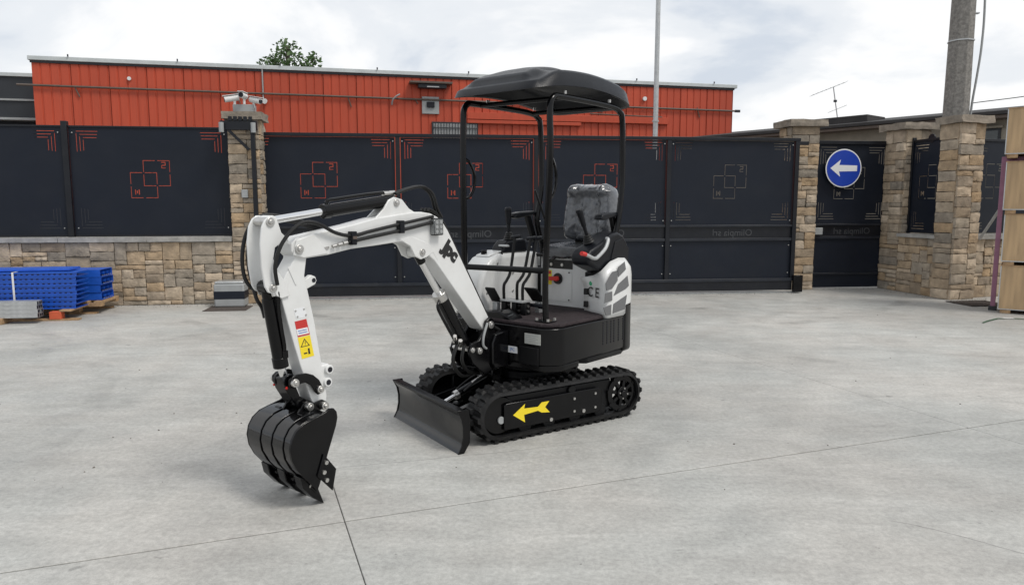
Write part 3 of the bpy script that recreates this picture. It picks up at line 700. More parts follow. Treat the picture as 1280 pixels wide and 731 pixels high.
MB().box(.05, 1.2, .0, .05, 2.05, 2.12).build('beam', M['pink'], pf, .004)
MB().box(-.03, .07, -.02, .08, 0, .06).build('foot', M['dgrey'], pf, .004)
dbar = MB().cyl((7.1, 11.0, .95), (7.02, 10.35, 1.55), .02, n=8).build('diagonal_bar', M['galv'], None)
tag(dbar, 'grey diagonal bar leaning behind the crate stack', 'bar')
st = MB()
sp_ = [(5.88, 8.93), (6.02, 9.06), (6.30, 9.28), (6.50, 9.26), (6.72, 9.20), (7.2, 9.1)]
vv = []
for i, (x, y) in enumerate(sp_): vv += [(x, y - .018, .006 + .002 * (i % 2)), (x + .01, y + .018, .006 + .002 * (i % 2))]
st.add(vv, [(2 * i, 2 * i + 1, 2 * i + 3, 2 * i + 2) for i in range(len(sp_) - 1)])
so = st.build('strap', M['strapgreen'], None, sharp=0); so.modifiers.new('t', 'SOLIDIFY').thickness = .003
tag(so, 'green webbing strap lying on concrete by the crates', 'strap')
sk = MB()
vv = [(6.36, 9.255, .0095), (6.5, 9.235, .0115), (6.5, 9.275, .0115), (6.36, 9.295, .0095)]
sk.add(vv, [(0, 1, 2, 3)])
sp2 = sk.build('strap_label', M['paper'], so, sharp=0)

# ------------------------------------------------------------------ grey block by the pillar
gb = empty('motor_box', (-4.09, 10.46, 0), R(WD)); tag(gb, 'small grey gate motor housing on a dark plate by the stone wall', 'box')
MB().box(-.21, .21, -.14, .14, .006, .34).build('body', M['grey'], gb, .02)
MB().box(-.213, .213, -.143, .143, .12, .235).build('middle_band', M['gate'], gb, .004)
MB().box(-.2, .2, -.13, .13, .34, .375).build('cover', M['galv'], gb, .015)
MB().box(-.28, .30, -.50, -.02, .0, .006).build('base_plate', M['grate'], gb)

# ------------------------------------------------------------------ blue racking on pallet, galvanised beams
BRP, BRD = (-5.88, 9.12, 0), 9.0
pal = empty('pallet', BRP, R(BRD)); tag(pal, 'wooden pallet with orange block ends under the blue steel uprights', 'pallet')
for y in (.0, .55, 1.1): MB().box(-2.4, .32, y, y + .1, 0, .02).build('bottom_board', M['palletwood'], pal)
for y in (.0, .55, 1.1):
    MB().box(-.02, .12, y - .005, y + .10, .02, .115).build('block', M['orangepaint'] if y == 0 else M['palletwood'], pal, .003)
    MB().box(-1.3, -1.16, y, y + .10, .02, .115).build('block', M['palletwood'], pal, .003)
for x in (-2.3, -1.9, -1.5, -1.1, -.7, -.3, .1): MB().box(x, x + .14, -.005, 1.22, .115, .137).build('deck_board', M['palletwood'], pal, .002)
MB().box(.10, .40, .55, .65, .1, .14).build('stringer', M['palletwood'], pal, .002)
MB().box(.10, .40, 1.08, 1.18, .1, .14).build('stringer', M['palletwood'], pal, .002)
MB().box(.30, .40, .55, 1.18, .14, .17).build('deck_board', M['palletwood'], pal, .002)
MB().box(.12, .22, .55, 1.18, .14, .17).build('deck_board', M['palletwood'], pal, .002)
def upright_mesh(L, W, Hh):
    b = MB(); t = .004
    b.box(-L, 0, 0, t, 0, Hh); b.box(-L, 0, t, W, Hh - t, Hh); b.box(-L, 0, t, W, 0, t); b.box(-L, 0, -.012, 0, 0, .012); b.box(-L, 0, -.012, 0, Hh - .012, Hh)
    return b.mesh('channel', sharp=0)
def holes_mesh(L, Hh):
    b = MB(); x = -.05
    while x > -L: b.box(x - .028, x, -.0015, .001, Hh * .38, Hh * .62); x -= .065
    return b.mesh('slots', sharp=0)
um, hm = upright_mesh(2.2, .40, .055), holes_mesh(2.2, .055)
um.materials.append(M['blue']); hm.materials.append(M['hole'])
ordn = ['bottom', 'second from bottom', 'third from bottom', 'fourth from bottom', 'fifth from bottom', 'sixth from bottom', 'seventh from bottom', 'top']
for k in range(8):
    t = empty('rack_upright', rel(BRP, BRD, (.27 + random.uniform(-.02, .02), .12 + random.uniform(-.006, .006), .138 + k * .0595)), R(BRD)); tag(t, 'blue perforated steel upright, %s in the front bundle' % ordn[k], 'rack upright', 'blue rack uprights on the pallet')
    for nm, me in (('channel', um), ('slots', hm)):
        o = bpy.data.objects.new(nm, me); col.objects.link(o); o.parent = t
        if nm == 'slots': o['kind'] = 'stuff'
um2 = MB(); 
um2.box(-2.2, 0, 0, .004, 0, .10); um2.box(-2.2, 0, .004, .42, .096, .10); um2.box(-2.2, 0, .004, .42, 0, .004); um2.box(-2.2, 0, .42, .424, 0, .10); um2.box(-2.2, 0, .15, .154, .03, .07); um2.box(-2.2, 0, .28, .284, .03, .07)
um2 = um2.mesh('channel', sharp=0); um2.materials.append(M['blue'])
hm2 = MB(); 
for k in range(5): hm2.box(.0005, .002, .06 + k * .07, .10 + k * .07, .012, .02)
hm2 = hm2.mesh('slots', sharp=0); hm2.materials.append(M['galv'])
ordr = ['bottom', 'second from bottom', 'third from bottom', 'top']
for k in range(4):
    t = empty('rack_upright', rel(BRP, BRD, (.37 + random.uniform(-.015, .015), .66 + random.uniform(-.01, .01), .175 + k * .105)), R(BRD)); tag(t, 'blue steel rack upright, %s in the rear bundle with open ends' % ordr[k], 'rack upright', 'blue rack uprights on the pallet')
    for nm, me in (('channel', um2), ('slots', hm2)):
        o = bpy.data.objects.new(nm, me); col.objects.link(o); o.parent = t
        if nm == 'slots': o['kind'] = 'stuff'
bn = empty('strapping_band', rel(BRP, BRD, (-.46, .106, .137)), R(BRD)); tag(bn, 'white plastic strapping band round the blue uprights', 'strap')
MB().box(-.012, .012, -.002, 0, 0, .477).build('front_run', M['strapwhite'], bn)
MB().box(-.012, .012, 0, .43, .477, .479).build('top_run', M['strapwhite'], bn)
ld = MB().bar(rel(BRP, BRD, (-1.6, .38, .632)), rel(BRP, BRD, (.16, .40, .634)), .35, .03).build('rack_upright', M['blue'], None, .004)
tag(ld, 'blue flat upright lying loose on top of the front bundle', 'rack upright', 'blue rack uprights on the pallet')
gm = MB(); gm.box(-2.0, 0, 0, .003, 0, .05); gm.box(-2.0, 0, .047, .05, 0, .05); gm.box(-2.0, 0, .003, .047, .047, .05); gm.box(-2.0, 0, .003, .047, 0, .003); gm.box(-2.0, -.03, .004, .046, .004, .046)
gm = gm.mesh('profile', sharp=0); gm.materials.append(M['galv'])
gh = MB().box(-.004, .0005, .008, .042, .008, .042).mesh('open_end', sharp=0); gh.materials.append(M['hole'])
cols3 = ['front', 'middle', 'rear']; rows4 = ['bottom', 'second', 'third', 'top']
for r_ in range(4):
    for c_ in range(3):
        t = empty('steel_profile', rel(BRP, BRD, (-.07 + random.uniform(-.012, .012), -.20 + c_ * .053, .075 + r_ * .0515)), R(BRD)); tag(t, 'galvanised square steel tube, %s row, %s of the row, before the blue uprights' % (rows4[r_], cols3[c_]), 'steel tube', 'galvanised tubes stacked at left edge')
        for nm, me in (('profile', gm), ('open_end', gh)): o = bpy.data.objects.new(nm, me); col.objects.link(o); o.parent = t
for nm_, x in (('nearer the open tube ends', -.55), ('farther from the open tube ends', -1.6)):
    s_ = MB().box(x, x + .09, -.24, .02, 0, .075).build('timber_bearer', M['palletwood'], None, .004); s_.location = BRP; s_.rotation_euler.z = R(BRD); tag(s_, 'timber bearer under the galvanised tubes, ' + nm_, 'bearer', 'timber bearers')

# ------------------------------------------------------------------ the mini excavator
EX = empty('mini_excavator', (.128, 5.002, 0), R(230.0))
tag(EX, 'white and black mini excavator with canopy standing on the concrete yard', 'excavator')
UR = R(-16.7)                       # undercarriage turned against the upper body
def part(mb, name, mat, parent=EX, bevel=.003, rz=None, sharp=35, seg=2): return mb.build(name, M[mat], parent, bevel, sharp, rz, seg)
def under(mb, name, mat, bevel=.003, parent=None, sharp=35):
    if parent is None: return mb.build(name, M[mat], EX, bevel, sharp, UR)
    return mb.build(name, M[mat], parent, bevel, sharp)
def pin(parent, s, z, l0, l1, r=.02, mat='steel', name='pin'):
    b = MB().cyl((s, l0, z), (s, l1, z), r, n=16)
    sg_ = 1 if l1 > l0 else -1
    b.cyl((s, l1, z), (s, l1 + sg_ * .008, z), r * .62, r * .5, n=6)
    return b.build(name, M[mat], parent, .002)

# --- tracks
SF, SR, ZC, RB = .515, -.495, .172, .153
def track_point(t):
    Ls = SF - SR; P = 2 * Ls + 2 * math.pi * RB; d = (t % 1) * P
    if d < Ls: return Vector((SR + d, 0, ZC + RB)), Vector((0, 0, 1))
    d -= Ls
    if d < math.pi * RB:
        a = math.pi / 2 - d / RB; n = Vector((math.cos(a), 0, math.sin(a))); return Vector((SF, 0, ZC)) + n * RB, n
    d -= math.pi * RB
    if d < Ls: return Vector((SF - d, 0, ZC - RB)), Vector((0, 0, -1))
    d -= Ls; a = -math.pi / 2 - d / RB; n = Vector((math.cos(a), 0, math.sin(a))); return Vector((SR, 0, ZC)) + n * RB, n
lug = MB()
lug.add([(-.017, -.042, 0), (.017, -.036, 0), (.019, .042, 0), (-.015, .042, 0), (-.011, -.034, .022), (.009, -.028, .022), (.012, .038, .022), (-.010, .038, .022)],
        [(3, 2, 1, 0), (4, 5, 6, 7), (0, 1, 5, 4), (1, 2, 6, 5), (2, 3, 7, 6), (3, 0, 4, 7)])
lug.v = [(p[0] * 1.15, p[1], p[2] * .78) for p in lug.v]
lugm = lug.mesh('tread_lug', sharp=20); lugm.materials.append(M['rubber'])
edgm = MB().box(-.016, .016, -.012, .012, -.002, .006).mesh('tread_edge', sharp=20); edgm.materials.append(M['rubber'])
for side in (1, -1):
    b = MB(); N = 96; y0, y1 = sorted((side * .262, side * .440)); vv = []; ff = []
    for i in range(N):
        p, n = track_point(i / N); q = p - n * .024
        vv += [(p.x, y0 + .008, p.z), (p.x, y1 - .008, p.z), (q.x, y1, q.z), (q.x, y0, q.z)]
    for i in range(N):
        a, c = 4 * i, 4 * ((i + 1) % N)
        for k in range(4): ff.append((a + k, a + (k + 1) % 4, c + (k + 1) % 4, c + k))
    b.add(vv, ff); tk = under(b, 'track', 'rubber', 0)
    NL = 44
    for i in range(2 * NL):
        sgn = 1 if i % 2 else -1
        p, n = track_point((i // 2 + (.5 if sgn > 0 else .0)) / NL)
        Y = Vector((0, sgn, 0)); X = Y.cross(n)
        Mx = Matrix((X, Y, n)).transposed().to_4x4(); Mx.translation = p + Vector((0, (y0 + y1) / 2 + sgn * .044, 0))
        o = bpy.data.objects.new('tread_lug', lugm); col.objects.link(o); o.parent = tk; o.matrix_local = Mx
    for i in range(NL):
        p, n = track_point((i + .25) / NL); q = p - n * .034; X = Vector((0, 1, 0)).cross(n)
        Mx = Matrix((X, Vector((0, 1, 0)), n)).transposed().to_4x4(); Mx.translation = q + Vector((0, (y0 + y1) / 2, 0))
        o = bpy.data.objects.new('drive_lug', edgm); col.objects.link(o); o.parent = tk; o.matrix_local = Mx
    yo = side * .425; yi = side * .395
    fr = under(MB().prism([(.49, .075), (.49, .235), (.47, .245), (-.27, .245), (-.30, .22), (-.30, .10), (-.27, .075)], yo - side * .012, yo), 'side_plate', 'black', .004)
    for (sx, sz) in ((.13, .09), (-.14, .105), (-.06, .20), (-.06, .115), (-.24, .21), (-.24, .115)):
        MB().cyl((sx, yo, sz), (sx, yo + side * .008, sz), .009 if sx not in (.13, -.14) else .013, n=10).build('bolt', M['steel'], fr)
    if side == 1:
        MB().prism([(.425, .165), (.335, .225), (.342, .196), (.235, .190), (.205, .215), (.145, .215), (.178, .180), (.140, .140), (.205, .148), (.235, .165), (.342, .155), (.335, .105)], yo + .001, yo + .003).build('arrow_decal', M['yellow'], fr)
    under(MB().box(-.40, .46, *sorted((side * .30, side * .400)), .085, .288), 'track_frame', 'matte', .012)
    sp_o = under(MB().ring((SR, side * .40, ZC), 'y', .090, .130, .03), 'sprocket', 'black', .002)
    hub = MB().cyl((SR, side * .385, ZC), (SR, side * .425, ZC), .048, n=20); hub.cyl((SR, side * .425, ZC), (SR, side * .437, ZC), .022, n=12); hub.build('hub', M['black'], sp_o, .003)
    for k in range(8):
        a = k * math.pi / 4 + .2; d = Vector((math.cos(a), 0, math.sin(a))); c0 = Vector((SR, side * .40, ZC))
        MB().bar(c0 + d * .04, c0 + d * .096, .03, .022).build('spoke', M['black'], sp_o)
        c1 = c0 + d * .124; MB().cyl(c1 + Vector((0, -.02, 0)), c1 + Vector((0, .02, 0)), .016, n=8).build('tooth', M['black'], sp_o)
        if k % 2 == 0: c2 = c0 + d * .035 + Vector((0, side * .026, 0)); MB().cyl(c2, c2 + Vector((0, side * .008, 0)), .006, n=6).build('bolt', M['steel'], sp_o)
    idl = under(MB().cyl((SF, side * .32, ZC), (SF, side * .405, ZC), .122, n=30), 'idler_wheel', 'black', .008)
    MB().cyl((SF - .01, side * .405, ZC - .03), (SF - .01, side * .418, ZC - .03), .024, n=12).build('grease_cap', M['grey'], idl, .002)
    for sx in (-.30, -.08, .13, .32):
        under(MB().cyl((sx, side * .31, .078), (sx, side * .41, .078), .05, n=18), 'roller', 'matte', .004)
    for sx in (-.05,): under(MB().cyl((sx, side * .405, .258), (sx, side * .42, .258), .03, n=14), 'carrier_roller', 'matte', .004)
# --- centre frame, slew ring
under(MB().prism([(-.32, -.30), (.30, -.30), (.36, -.16), (.36, .16), (.30, .30), (-.32, .30)], .16, .31, 'z'), 'centre_frame', 'black', .012)
under(MB().cyl((0, 0, .31), (0, 0, .36), .25, n=36), 'slew_base', 'matte', .004)
part(MB().cyl((0, 0, .362), (0, 0, .43), .225, n=36), 'slew_ring', 'matte')
for y in (-.15, .15):
    under(MB().bar((.30, y, .24), (.78, y * 1.35, .13), .035, .075), 'blade_arm', 'black')
    under(MB().cyl((.32, y - .04 * (1 if y > 0 else -1), .25), (.32, y + .05 * (1 if y > 0 else -1), .25), .022, n=12), 'arm_pin', 'steel', .002)
bc = under(MB().cyl((.33, 0, .335), (.60, 0, .225), .026, n=16), 'blade_cylinder', 'black')
MB().cyl((.60, 0, .225), (.79, 0, .148), .014, n=12).build('rod', M['chrome'], bc)
MB().cyl((.58, 0, .233), (.61, 0, .221), .031, n=16).build('gland', M['steel'], bc, .002)
MB().tube([(.36, .03, .36), (.48, .045, .31), (.56, .04, .255)], .008).build('hose', M['hose'], bc)
MB().cyl((.42, .035, .335), (.50, .04, .302), .011, n=8).build('fitting', M['steel'], bc)
MB().tube([(.32, -.05, .37), (.45, -.075, .30), (.56, -.05, .25), (.58, -.02, .25)], .008).build('hose', M['hose'], bc)
under(MB().box(.29, .36, -.07, .07, .28, .38), 'cylinder_bracket', 'black', .006)
# --- blade: concave mouldboard
prof = [(.835, .003), (.812, .045), (.800, .10), (.800, .16), (.812, .215), (.835, .250)]
bk_ = [(p[0] - .014, p[1]) for p in reversed(prof)]
bl = under(MB().prism(prof + bk_, -.455, .455), 'dozer_blade', 'gloss', .002)
MB().prism([(.838, .0), (.815, .042), (.808, .05), (.822, .003)], -.462, .462).build('cutting_edge', M['gloss'], bl, .001)
MB().box(.79, .842, -.462, .462, .25, .268).build('top_edge', M['black'], bl, .004)
for y in (-.466, .456): MB().prism([(.842, .0), (.818, .045), (.806, .10), (.806, .16), (.818, .215), (.846, .268), (.77, .268), (.755, .20), (.76, .06), (.80, .0)], y, y + .01).build('end_plate', M['black'], bl, .002)
MB().box(.755, .788, -.40, .40, .09, .16).build('stiffener', M['black'], bl, .004)

# --- upper body deck
dk = [(.36, -.38), (.36, .365), (.335, .405), (.27, .455), (.22, .462), (-.50, .462), (-.62, .42), (-.71, .30), (-.75, .12), (-.75, -.12), (-.71, -.30), (-.62, -.42), (-.45, -.462), (.26, -.462)]
deck = part(MB().prism(dk, .462, .698, 'z'), 'deck_skirt', 'black', bevel=.006)
lowp = [(.355, -.36), (.355, .36), (.33, .40), (.265, .45), (.215, .457), (.06, .457), (.0, .40), (.0, -.36)]
MB().prism(lowp, .420, .4615, 'z').build('lower_skirt', M['black'], deck, .006)
MB().prism([(-.01, .37), (-.06, .44), (-.48, .45), (-.60, .40), (-.68, .28), (-.72, 0), (-.68, -.28), (-.60, -.40), (-.06, -.44), (-.01, -.37)], .415, .4615, 'z').build('belly_plate', M['matte'], deck, .01)
part(MB().prism([(-.47, .468), (-.57, .466), (-.665, .41), (-.74, .28), (-.785, .1), (-.785, -.1), (-.74, -.28), (-.665, -.41), (-.57, -.466), (-.47, -.468)], .43, .80, 'z'), 'counterweight', 'black', bevel=.035, seg=4)
for i, (sx, w) in enumerate(((-.27, .05), (-.42, .06))):
    vent = MB()
    for k in range(9):
        for j in range(3): vent.cyl((sx - w + j * w, .4625, .53 + k * .018), (sx - w + j * w, .464, .53 + k * .018), .0065, n=6)
    v_ = part(vent, 'vent_holes', 'hole', parent=deck, bevel=0); v_['kind'] = 'stuff'
part(MB().prism([(.345, -.20), (.33, .355), (.30, .40), (.24, .445), (-.24, .448), (-.31, .38), (-.44, .20), (-.445, -.26), (.18, -.26)], .699, .724, 'z'), 'floor_mat', 'mat', bevel=.008, seg=3)
# front plates and labels
MB().box(.3605, .366, .245, .372, .595, .662).build('data_plate', M['silverlabel'], deck)
for k in range(5): MB().box(.3662, .3666, .255, .255 + .10 - .02 * (k % 2), .605 + k * .011, .608 + k * .011).build('print_line', M['grey'], deck)
MB().box(.3605, .364, .10, .182, .518, .562).build('small_label', M['paper'], deck)
lettering('label_print', 'JPC', .028, M['blueink'], deck, (.3645, .141, .540), (0, 1, 0), (0, 0, 1), .0004)
MB().box(.3605, .37, -.06, .03, .50, .56).build('cover_plate', M['matte'], deck, .003)
MB().box(.3605, .372, .20, .36, .46, .575).build('access_panel', M['matte'], deck, .004)
for (y, z) in ((.19, .62), (.20, .565), (.06, .64)): MB().cyl((.3605, y, z), (.371, y, z), .012, n=10).build('bolt', M['black'], deck)
part(MB().prism([(.365, .425), (.50, .43), (.52, .47), (.52, .60), (.49, .655), (.365, .665)], -.11, .11), 'swing_mount', 'black', bevel=.008)
part(MB().prism([(-.22, .70), (-.16, .76), (.0, .775), (.09, .735), (.13, .70)], .20, .33, 'x'), 'boom_foot_cover', 'black', bevel=.01)

# --- swing bracket, boom
kp = part(MB().prism([(.44, .44), (.57, .40), (.68, .49), (.715, .57), (.69, .62), (.62, .63), (.565, .69), (.555, .745), (.52, .765), (.485, .75), (.47, .70), (.50, .60), (.44, .56)], .066, .088), 'swing_bracket', 'black', bevel=.005)
MB().prism([(.44, .44), (.57, .40), (.68, .49), (.715, .57), (.69, .62), (.62, .63), (.565, .69), (.555, .745), (.52, .765), (.485, .75), (.47, .70), (.50, .60), (.44, .56)], -.088, -.066).build('cheek_plate', M['black'], kp, .005)
MB().prism([(.45, .44), (.57, .405), (.62, .45), (.56, .50), (.52, .56), (.45, .56)], -.066, .066).build('web', M['black'], kp, .004)
MB().cyl((.49, 0, .41), (.49, 0, .67), .038, n=18).build('swing_pin', M['matte'], kp, .004)
pin(kp, .518, .717, -.10, .10, .024); pin(kp, .625, .565, -.10, .10, .022); pin(kp, .69, .58, -.10, .10, .017)

boom_o = [(.485, .735), (.50, .758), (.858, 1.322), (.900, 1.372), (.945, 1.405), (1.0, 1.426), (1.07, 1.435), (1.14, 1.434), (1.402, 1.405), (1.562, 1.372), (1.788, 1.334), (1.895, 1.316), (1.925, 1.290), (1.925, 1.250), (1.900, 1.225), (1.857, 1.214), (1.716, 1.224), (1.566, 1.248), (1.407, 1.258), (1.227, 1.272), (1.12, 1.250), (1.04, 1.200), (.972, 1.150), (.560, .690), (.52, .675), (.49, .69)]
boom = part(MB().prism(boom_o, -.058, .058), 'boom', 'white', bevel=.006, seg=3)
for y in (-.042, .028): MB().prism([(1.08, 1.42), (1.15, 1.455), (1.20, 1.505), (1.255, 1.518), (1.295, 1.502), (1.33, 1.455), (1.385, 1.41), (1.43, 1.385)], y, y + .014).build('cylinder_ear', M['white'], boom, .003)
for y in (-.060, .046): MB().prism([(1.24, 1.285), (1.16, 1.245), (1.125, 1.185), (1.08, 1.165), (1.035, 1.175), (.985, 1.20), (.94, 1.14), (.98, 1.24), (1.15, 1.30)], y, y + .0135).build('cylinder_lug', M['white'], boom, .003)
MB().prism([(1.90, 1.305), (1.80, 1.335), (1.76, 1.29), (1.72, 1.232), (1.86, 1.218), (1.92, 1.235)], .0585, .066).build('tip_doubler', M['white'], boom, .003)
pin(boom, 1.888, 1.262, -.075, .075, .023); pin(boom, 1.07, 1.205, -.072, .066, .021); pin(boom, 1.243, 1.487, -.05, .05, .020)
MB().prism([(1.71, 1.255), (1.79, 1.245), (1.79, 1.258), (1.71, 1.268)], .0585, .0625).build('grease_block', M['steel'], boom)
lettering('emblem_lettering', 'Jpc', .108, M['ink'], boom, (.840, .0590, 1.198), (-.76, 0, -.65), (-.65, 0, .76), .0012, shear=.0, offset=.0075, spacing=1.0)
lt = MB().box(.935, 1.005, .060, .098, 1.300, 1.398).build('work_light', M['plastic'], boom, .006)
MB().box(.942, 1.0075, .098, .1005, 1.306, 1.392).build('lens', M['lens'], lt, .002)
MB().box(1.0055, 1.0085, .065, .095, 1.306, 1.392).build('lens', M['lens'], lt, .002)
for k in range(3):
    for j in range(2): MB().cyl((.957 + j * .033, .1005, 1.322 + k * .027), (.957 + j * .033, .1025, 1.322 + k * .027), .010, n=10).build('led', M['grey'], lt)
# hoses on boom side
h1 = MB().tube([(1.0, .078, 1.408), (1.25, .078, 1.370), (1.45, .078, 1.338), (1.573, .078, 1.318), (1.68, .082, 1.335), (1.80, .09, 1.386), (1.90, .095, 1.384), (1.995, .095, 1.300), (2.035, .09, 1.196), (2.022, .08, 1.10)], .0095, 8).build('hose', M['hose'], boom)
MB().tube([(1.0, .078, 1.376), (1.25, .078, 1.335), (1.45, .078, 1.307), (1.60, .075, 1.285)], .0095, 8).build('hose', M['hose'], boom)
for k in range(3): MB().cyl((1.606 + k * .034, .0745, 1.284 - k * .006), (1.632 + k * .034, .0745, 1.2795 - k * .006), .0105 - .001 * k, n=10).build('hose_fitting', M['steel'], boom, .001)
MB().tube([(1.45, -.075, 1.33), (1.62, -.078, 1.345), (1.80, -.085, 1.40), (1.97, -.10, 1.425), (2.055, -.10, 1.36), (2.092, -.10, 1.24), (2.085, -.095, 1.12), (2.04, -.08, 1.055)], .0095, 8).build('hose', M['hose'], boom)
MB().tube([(1.62, -.075, 1.325), (1.80, -.082, 1.385), (1.96, -.092, 1.405), (2.04, -.09, 1.34), (2.068, -.09, 1.24), (2.062, -.085, 1.13), (2.03, -.08, 1.07)], .0095, 8).build('hose', M['hose'], boom)
for s_, z_ in ((1.245, 1.352), (1.573, 1.302)): MB().box(s_ - .016, s_ + .016, .058, .094, z_ - .032, z_ + .038).build('hose_clamp', M['plastic'], boom, .003)
MB().box(1.56, 1.585, .094, .098, 1.30, 1.315).build('clamp_bolt', M['pipe'], boom)
for y in (-.03, .0, .03): MB().tube([(.99, y, 1.45), (.93, y, 1.425), (.875, y, 1.37), (.83, y, 1.305), (.68, y, 1.07), (.50, y, .785), (.44, y, .70), (.38, y * 1.5, .66)], .011, 8).build('hose', M['hose'], boom)
for y in (.01, .035): MB().tube([(1.24, y, 1.535), (1.15, y, 1.562), (1.04, y, 1.578), (.96, y, 1.54), (.92, y, 1.45), (.885, y, 1.40)], .0085, 8).build('hose', M['hose'], boom)

# arm cylinder on top of the boom
ac = part(MB().cyl((1.235, 0, 1.500), (1.68, 0, 1.444), .033, n=20), 'arm_cylinder', 'black')
MB().cyl((1.655, 0, 1.447), (1.70, 0, 1.4415), .037, n=20).build('gland', M['black'], ac, .002)
MB().cyl((1.70, 0, 1.4415), (2.0, 0, 1.400), .0185, n=16).build('rod', M['chrome'], ac)
MB().tube([(1.26, 0, 1.545), (1.42, 0, 1.53), (1.60, 0, 1.507), (1.665, 0, 1.497), (1.675, 0, 1.475)], .009).build('steel_line', M['black'], ac)
MB().cyl((1.22, 0, 1.54), (1.30, 0, 1.535), .015, n=10).build('fitting', M['steel'], ac)
MB().cyl((1.243, -.03, 1.49), (1.243, .03, 1.49), .032, n=16).build('eye', M['black'], ac, .003)
MB().cyl((2.01, -.04, 1.398), (2.01, .04, 1.398), .028, n=16).build('rod_eye', M['white'], ac, .003)
# boom cylinder
bcy = part(MB().cyl((.645, 0, .570), (.872, 0, .925), .040, n=20), 'boom_cylinder', 'black')
MB().cyl((.860, 0, .906), (.888, 0, .950), .044, n=20).build('gland', M['steel'], bcy, .003)
MB().cyl((.888, 0, .950), (1.03, 0, 1.155), .020, n=16).build('rod', M['chrome'], bcy)
MB().cyl((1.02, 0, 1.14), (1.065, 0, 1.205), .026, n=14).build('rod_head', M['black'], bcy, .003)
MB().cyl((1.07, -.043, 1.205), (1.07, .043, 1.205), .030, n=16).build('rod_eye', M['white'], bcy, .003)
MB().tube([(.905, .02, .90), (.925, .03, .87), (.905, .035, .82), (.80, .035, .665), (.76, .03, .62)], .009).build('steel_line', M['black'], bcy)
for (s_, z_) in ((.775, .635), (.725, .60)): MB().cyl((s_, .02, z_), (s_ + .028, .05, z_ + .045), .013, n=8).build('fitting', M['steel'], bcy)
MB().tube([(.76, .03, .62), (.80, .03, .53), (.75, .02, .44), (.66, .01, .40), (.5, .0, .42)], .012).build('hose', M['hose'], bcy)
MB().tube([(.72, .05, .61), (.74, .05, .52), (.68, .04, .44), (.56, .03, .40)], .011).build('hose', M['hose'], bcy)
MB().tube([(.56, .10, .735), (.60, .105, .66), (.60, .10, .60), (.56, .09, .57)], .008).build('hose', M['grey'], bcy)

# --- arm
arm_o = [(1.895, 1.305), (1.865, 1.295), (1.838, 1.262), (1.836, 1.215), (1.851, 1.13), (1.803, .902), (1.757, .606), (1.742, .50), (1.752, .448), (1.785, .430), (1.820, .445), (1.850, .540), (1.923, .790), (1.985, 1.030), (1.990, 1.085), (1.950, 1.150), (1.905, 1.215), (1.900, 1.27), (1.91, 1.30)]
arm = part(MB().prism(arm_o, -.050, .050), 'arm', 'white', bevel=.005, seg=3)
ear = [(2.037, 1.425), (2.062, 1.405), (2.079, 1.375), (2.091, 1.299), (2.089, 1.187), (2.076, 1.094), (2.060, 1.066), (2.035, 1.056), (1.99, 1.03), (1.945, 1.04), (1.965, 1.11), (2.012, 1.17), (2.026, 1.225), (2.015, 1.275), (1.975, 1.300), (1.93, 1.285), (1.945, 1.315), (1.978, 1.345), (1.996, 1.400), (2.015, 1.425)]
for y in (.0505, -.0625): MB().prism(ear, y, y + .012).build('ear_plate', M['white'], arm, .003)
MB().prism([(1.845, 1.10), (1.80, 1.128), (1.775, 1.118), (1.766, 1.098), (1.776, 1.078), (1.835, 1.055)], .0, .03).build('lifting_eye', M['white'], arm, .004)
MB().cyl((1.785, .0305, 1.10), (1.785, .0325, 1.10), .011, n=14).build('eye_hole', M['hole'], arm)
for (s_, z_) in ((1.727, .637), (1.738, .572)):
    MB().cyl((s_, -.05, z_), (s_, .062, z_), .024, n=18).build('pin_boss', M['white'], arm, .003)
    MB().cyl((s_, .0622, z_), (s_, .064, z_), .014, n=16).build('boss_hole', M['hole'], arm)
MB().prism([(1.78, .66), (1.72, .665), (1.71, .61), (1.73, .545), (1.765, .53)], -.045, .045).build('boss_web', M['white'], arm, .006)
pin(arm, 2.037, 1.396, -.07, .07, .022); pin(arm, 2.035, 1.085, -.07, .07, .020)
MB().prism([(1.917, .908), (1.850, .914), (1.833, .833), (1.902, .829)], .0503, .0513).build('red_label', M['redlabel'], arm)
MB().prism([(1.910, .868), (1.846, .872), (1.838, .840), (1.903, .837)], .0514, .0519).build('label_field', M['paper'], arm)
for k in range(2): MB().prism([(1.902 - k * .004, .860 - k * .011), (1.852 - k * .004, .863 - k * .011), (1.851 - k * .004, .859 - k * .011), (1.901 - k * .004, .856 - k * .011)], .0520, .0523).build('print_line', M['blueink'], arm)
MB().prism([(1.903, .826), (1.832, .830), (1.812, .722), (1.883, .716)], .0503, .0513).build('yellow_label', M['yellow'], arm)
tri = [(1.866, .818), (1.889, .775), (1.835, .778)]; ctr = (sum(p[0] for p in tri) / 3, sum(p[1] for p in tri) / 3)
MB().prism(tri, .0514, .0517).build('warning_triangle', M['ink'], arm)
MB().prism([(ctr[0] + (p[0] - ctr[0]) * .72, ctr[1] + (p[1] - ctr[1]) * .72) for p in tri], .0518, .0520).build('triangle_field', M['yellow'], arm)
MB().prism([(1.864, .803), (1.860, .803), (1.861, .785), (1.864, .785)], .0521, .0523).build('exclamation', M['ink'], arm)
MB().prism([(1.848, .765), (1.838, .765), (1.834, .735), (1.845, .735)], .0514, .0518).build('figure', M['ink'], arm)
MB().prism([(1.872, .745), (1.852, .746), (1.851, .739), (1.871, .738)], .0514, .0518).build('small_arrow', M['ink'], arm)
MB().prism([(1.920, .97), (1.858, .975), (1.845, .925), (1.908, .920)], .0502, .0508).build('clear_label', M['paper'], arm)
for (s_, z_) in ((1.910, .960), (1.862, .964), (1.900, .930), (1.852, .934)): MB().cyl((s_, .0508, z_), (s_, .053, z_), .005, n=8).build('screw', M['steel'], arm)
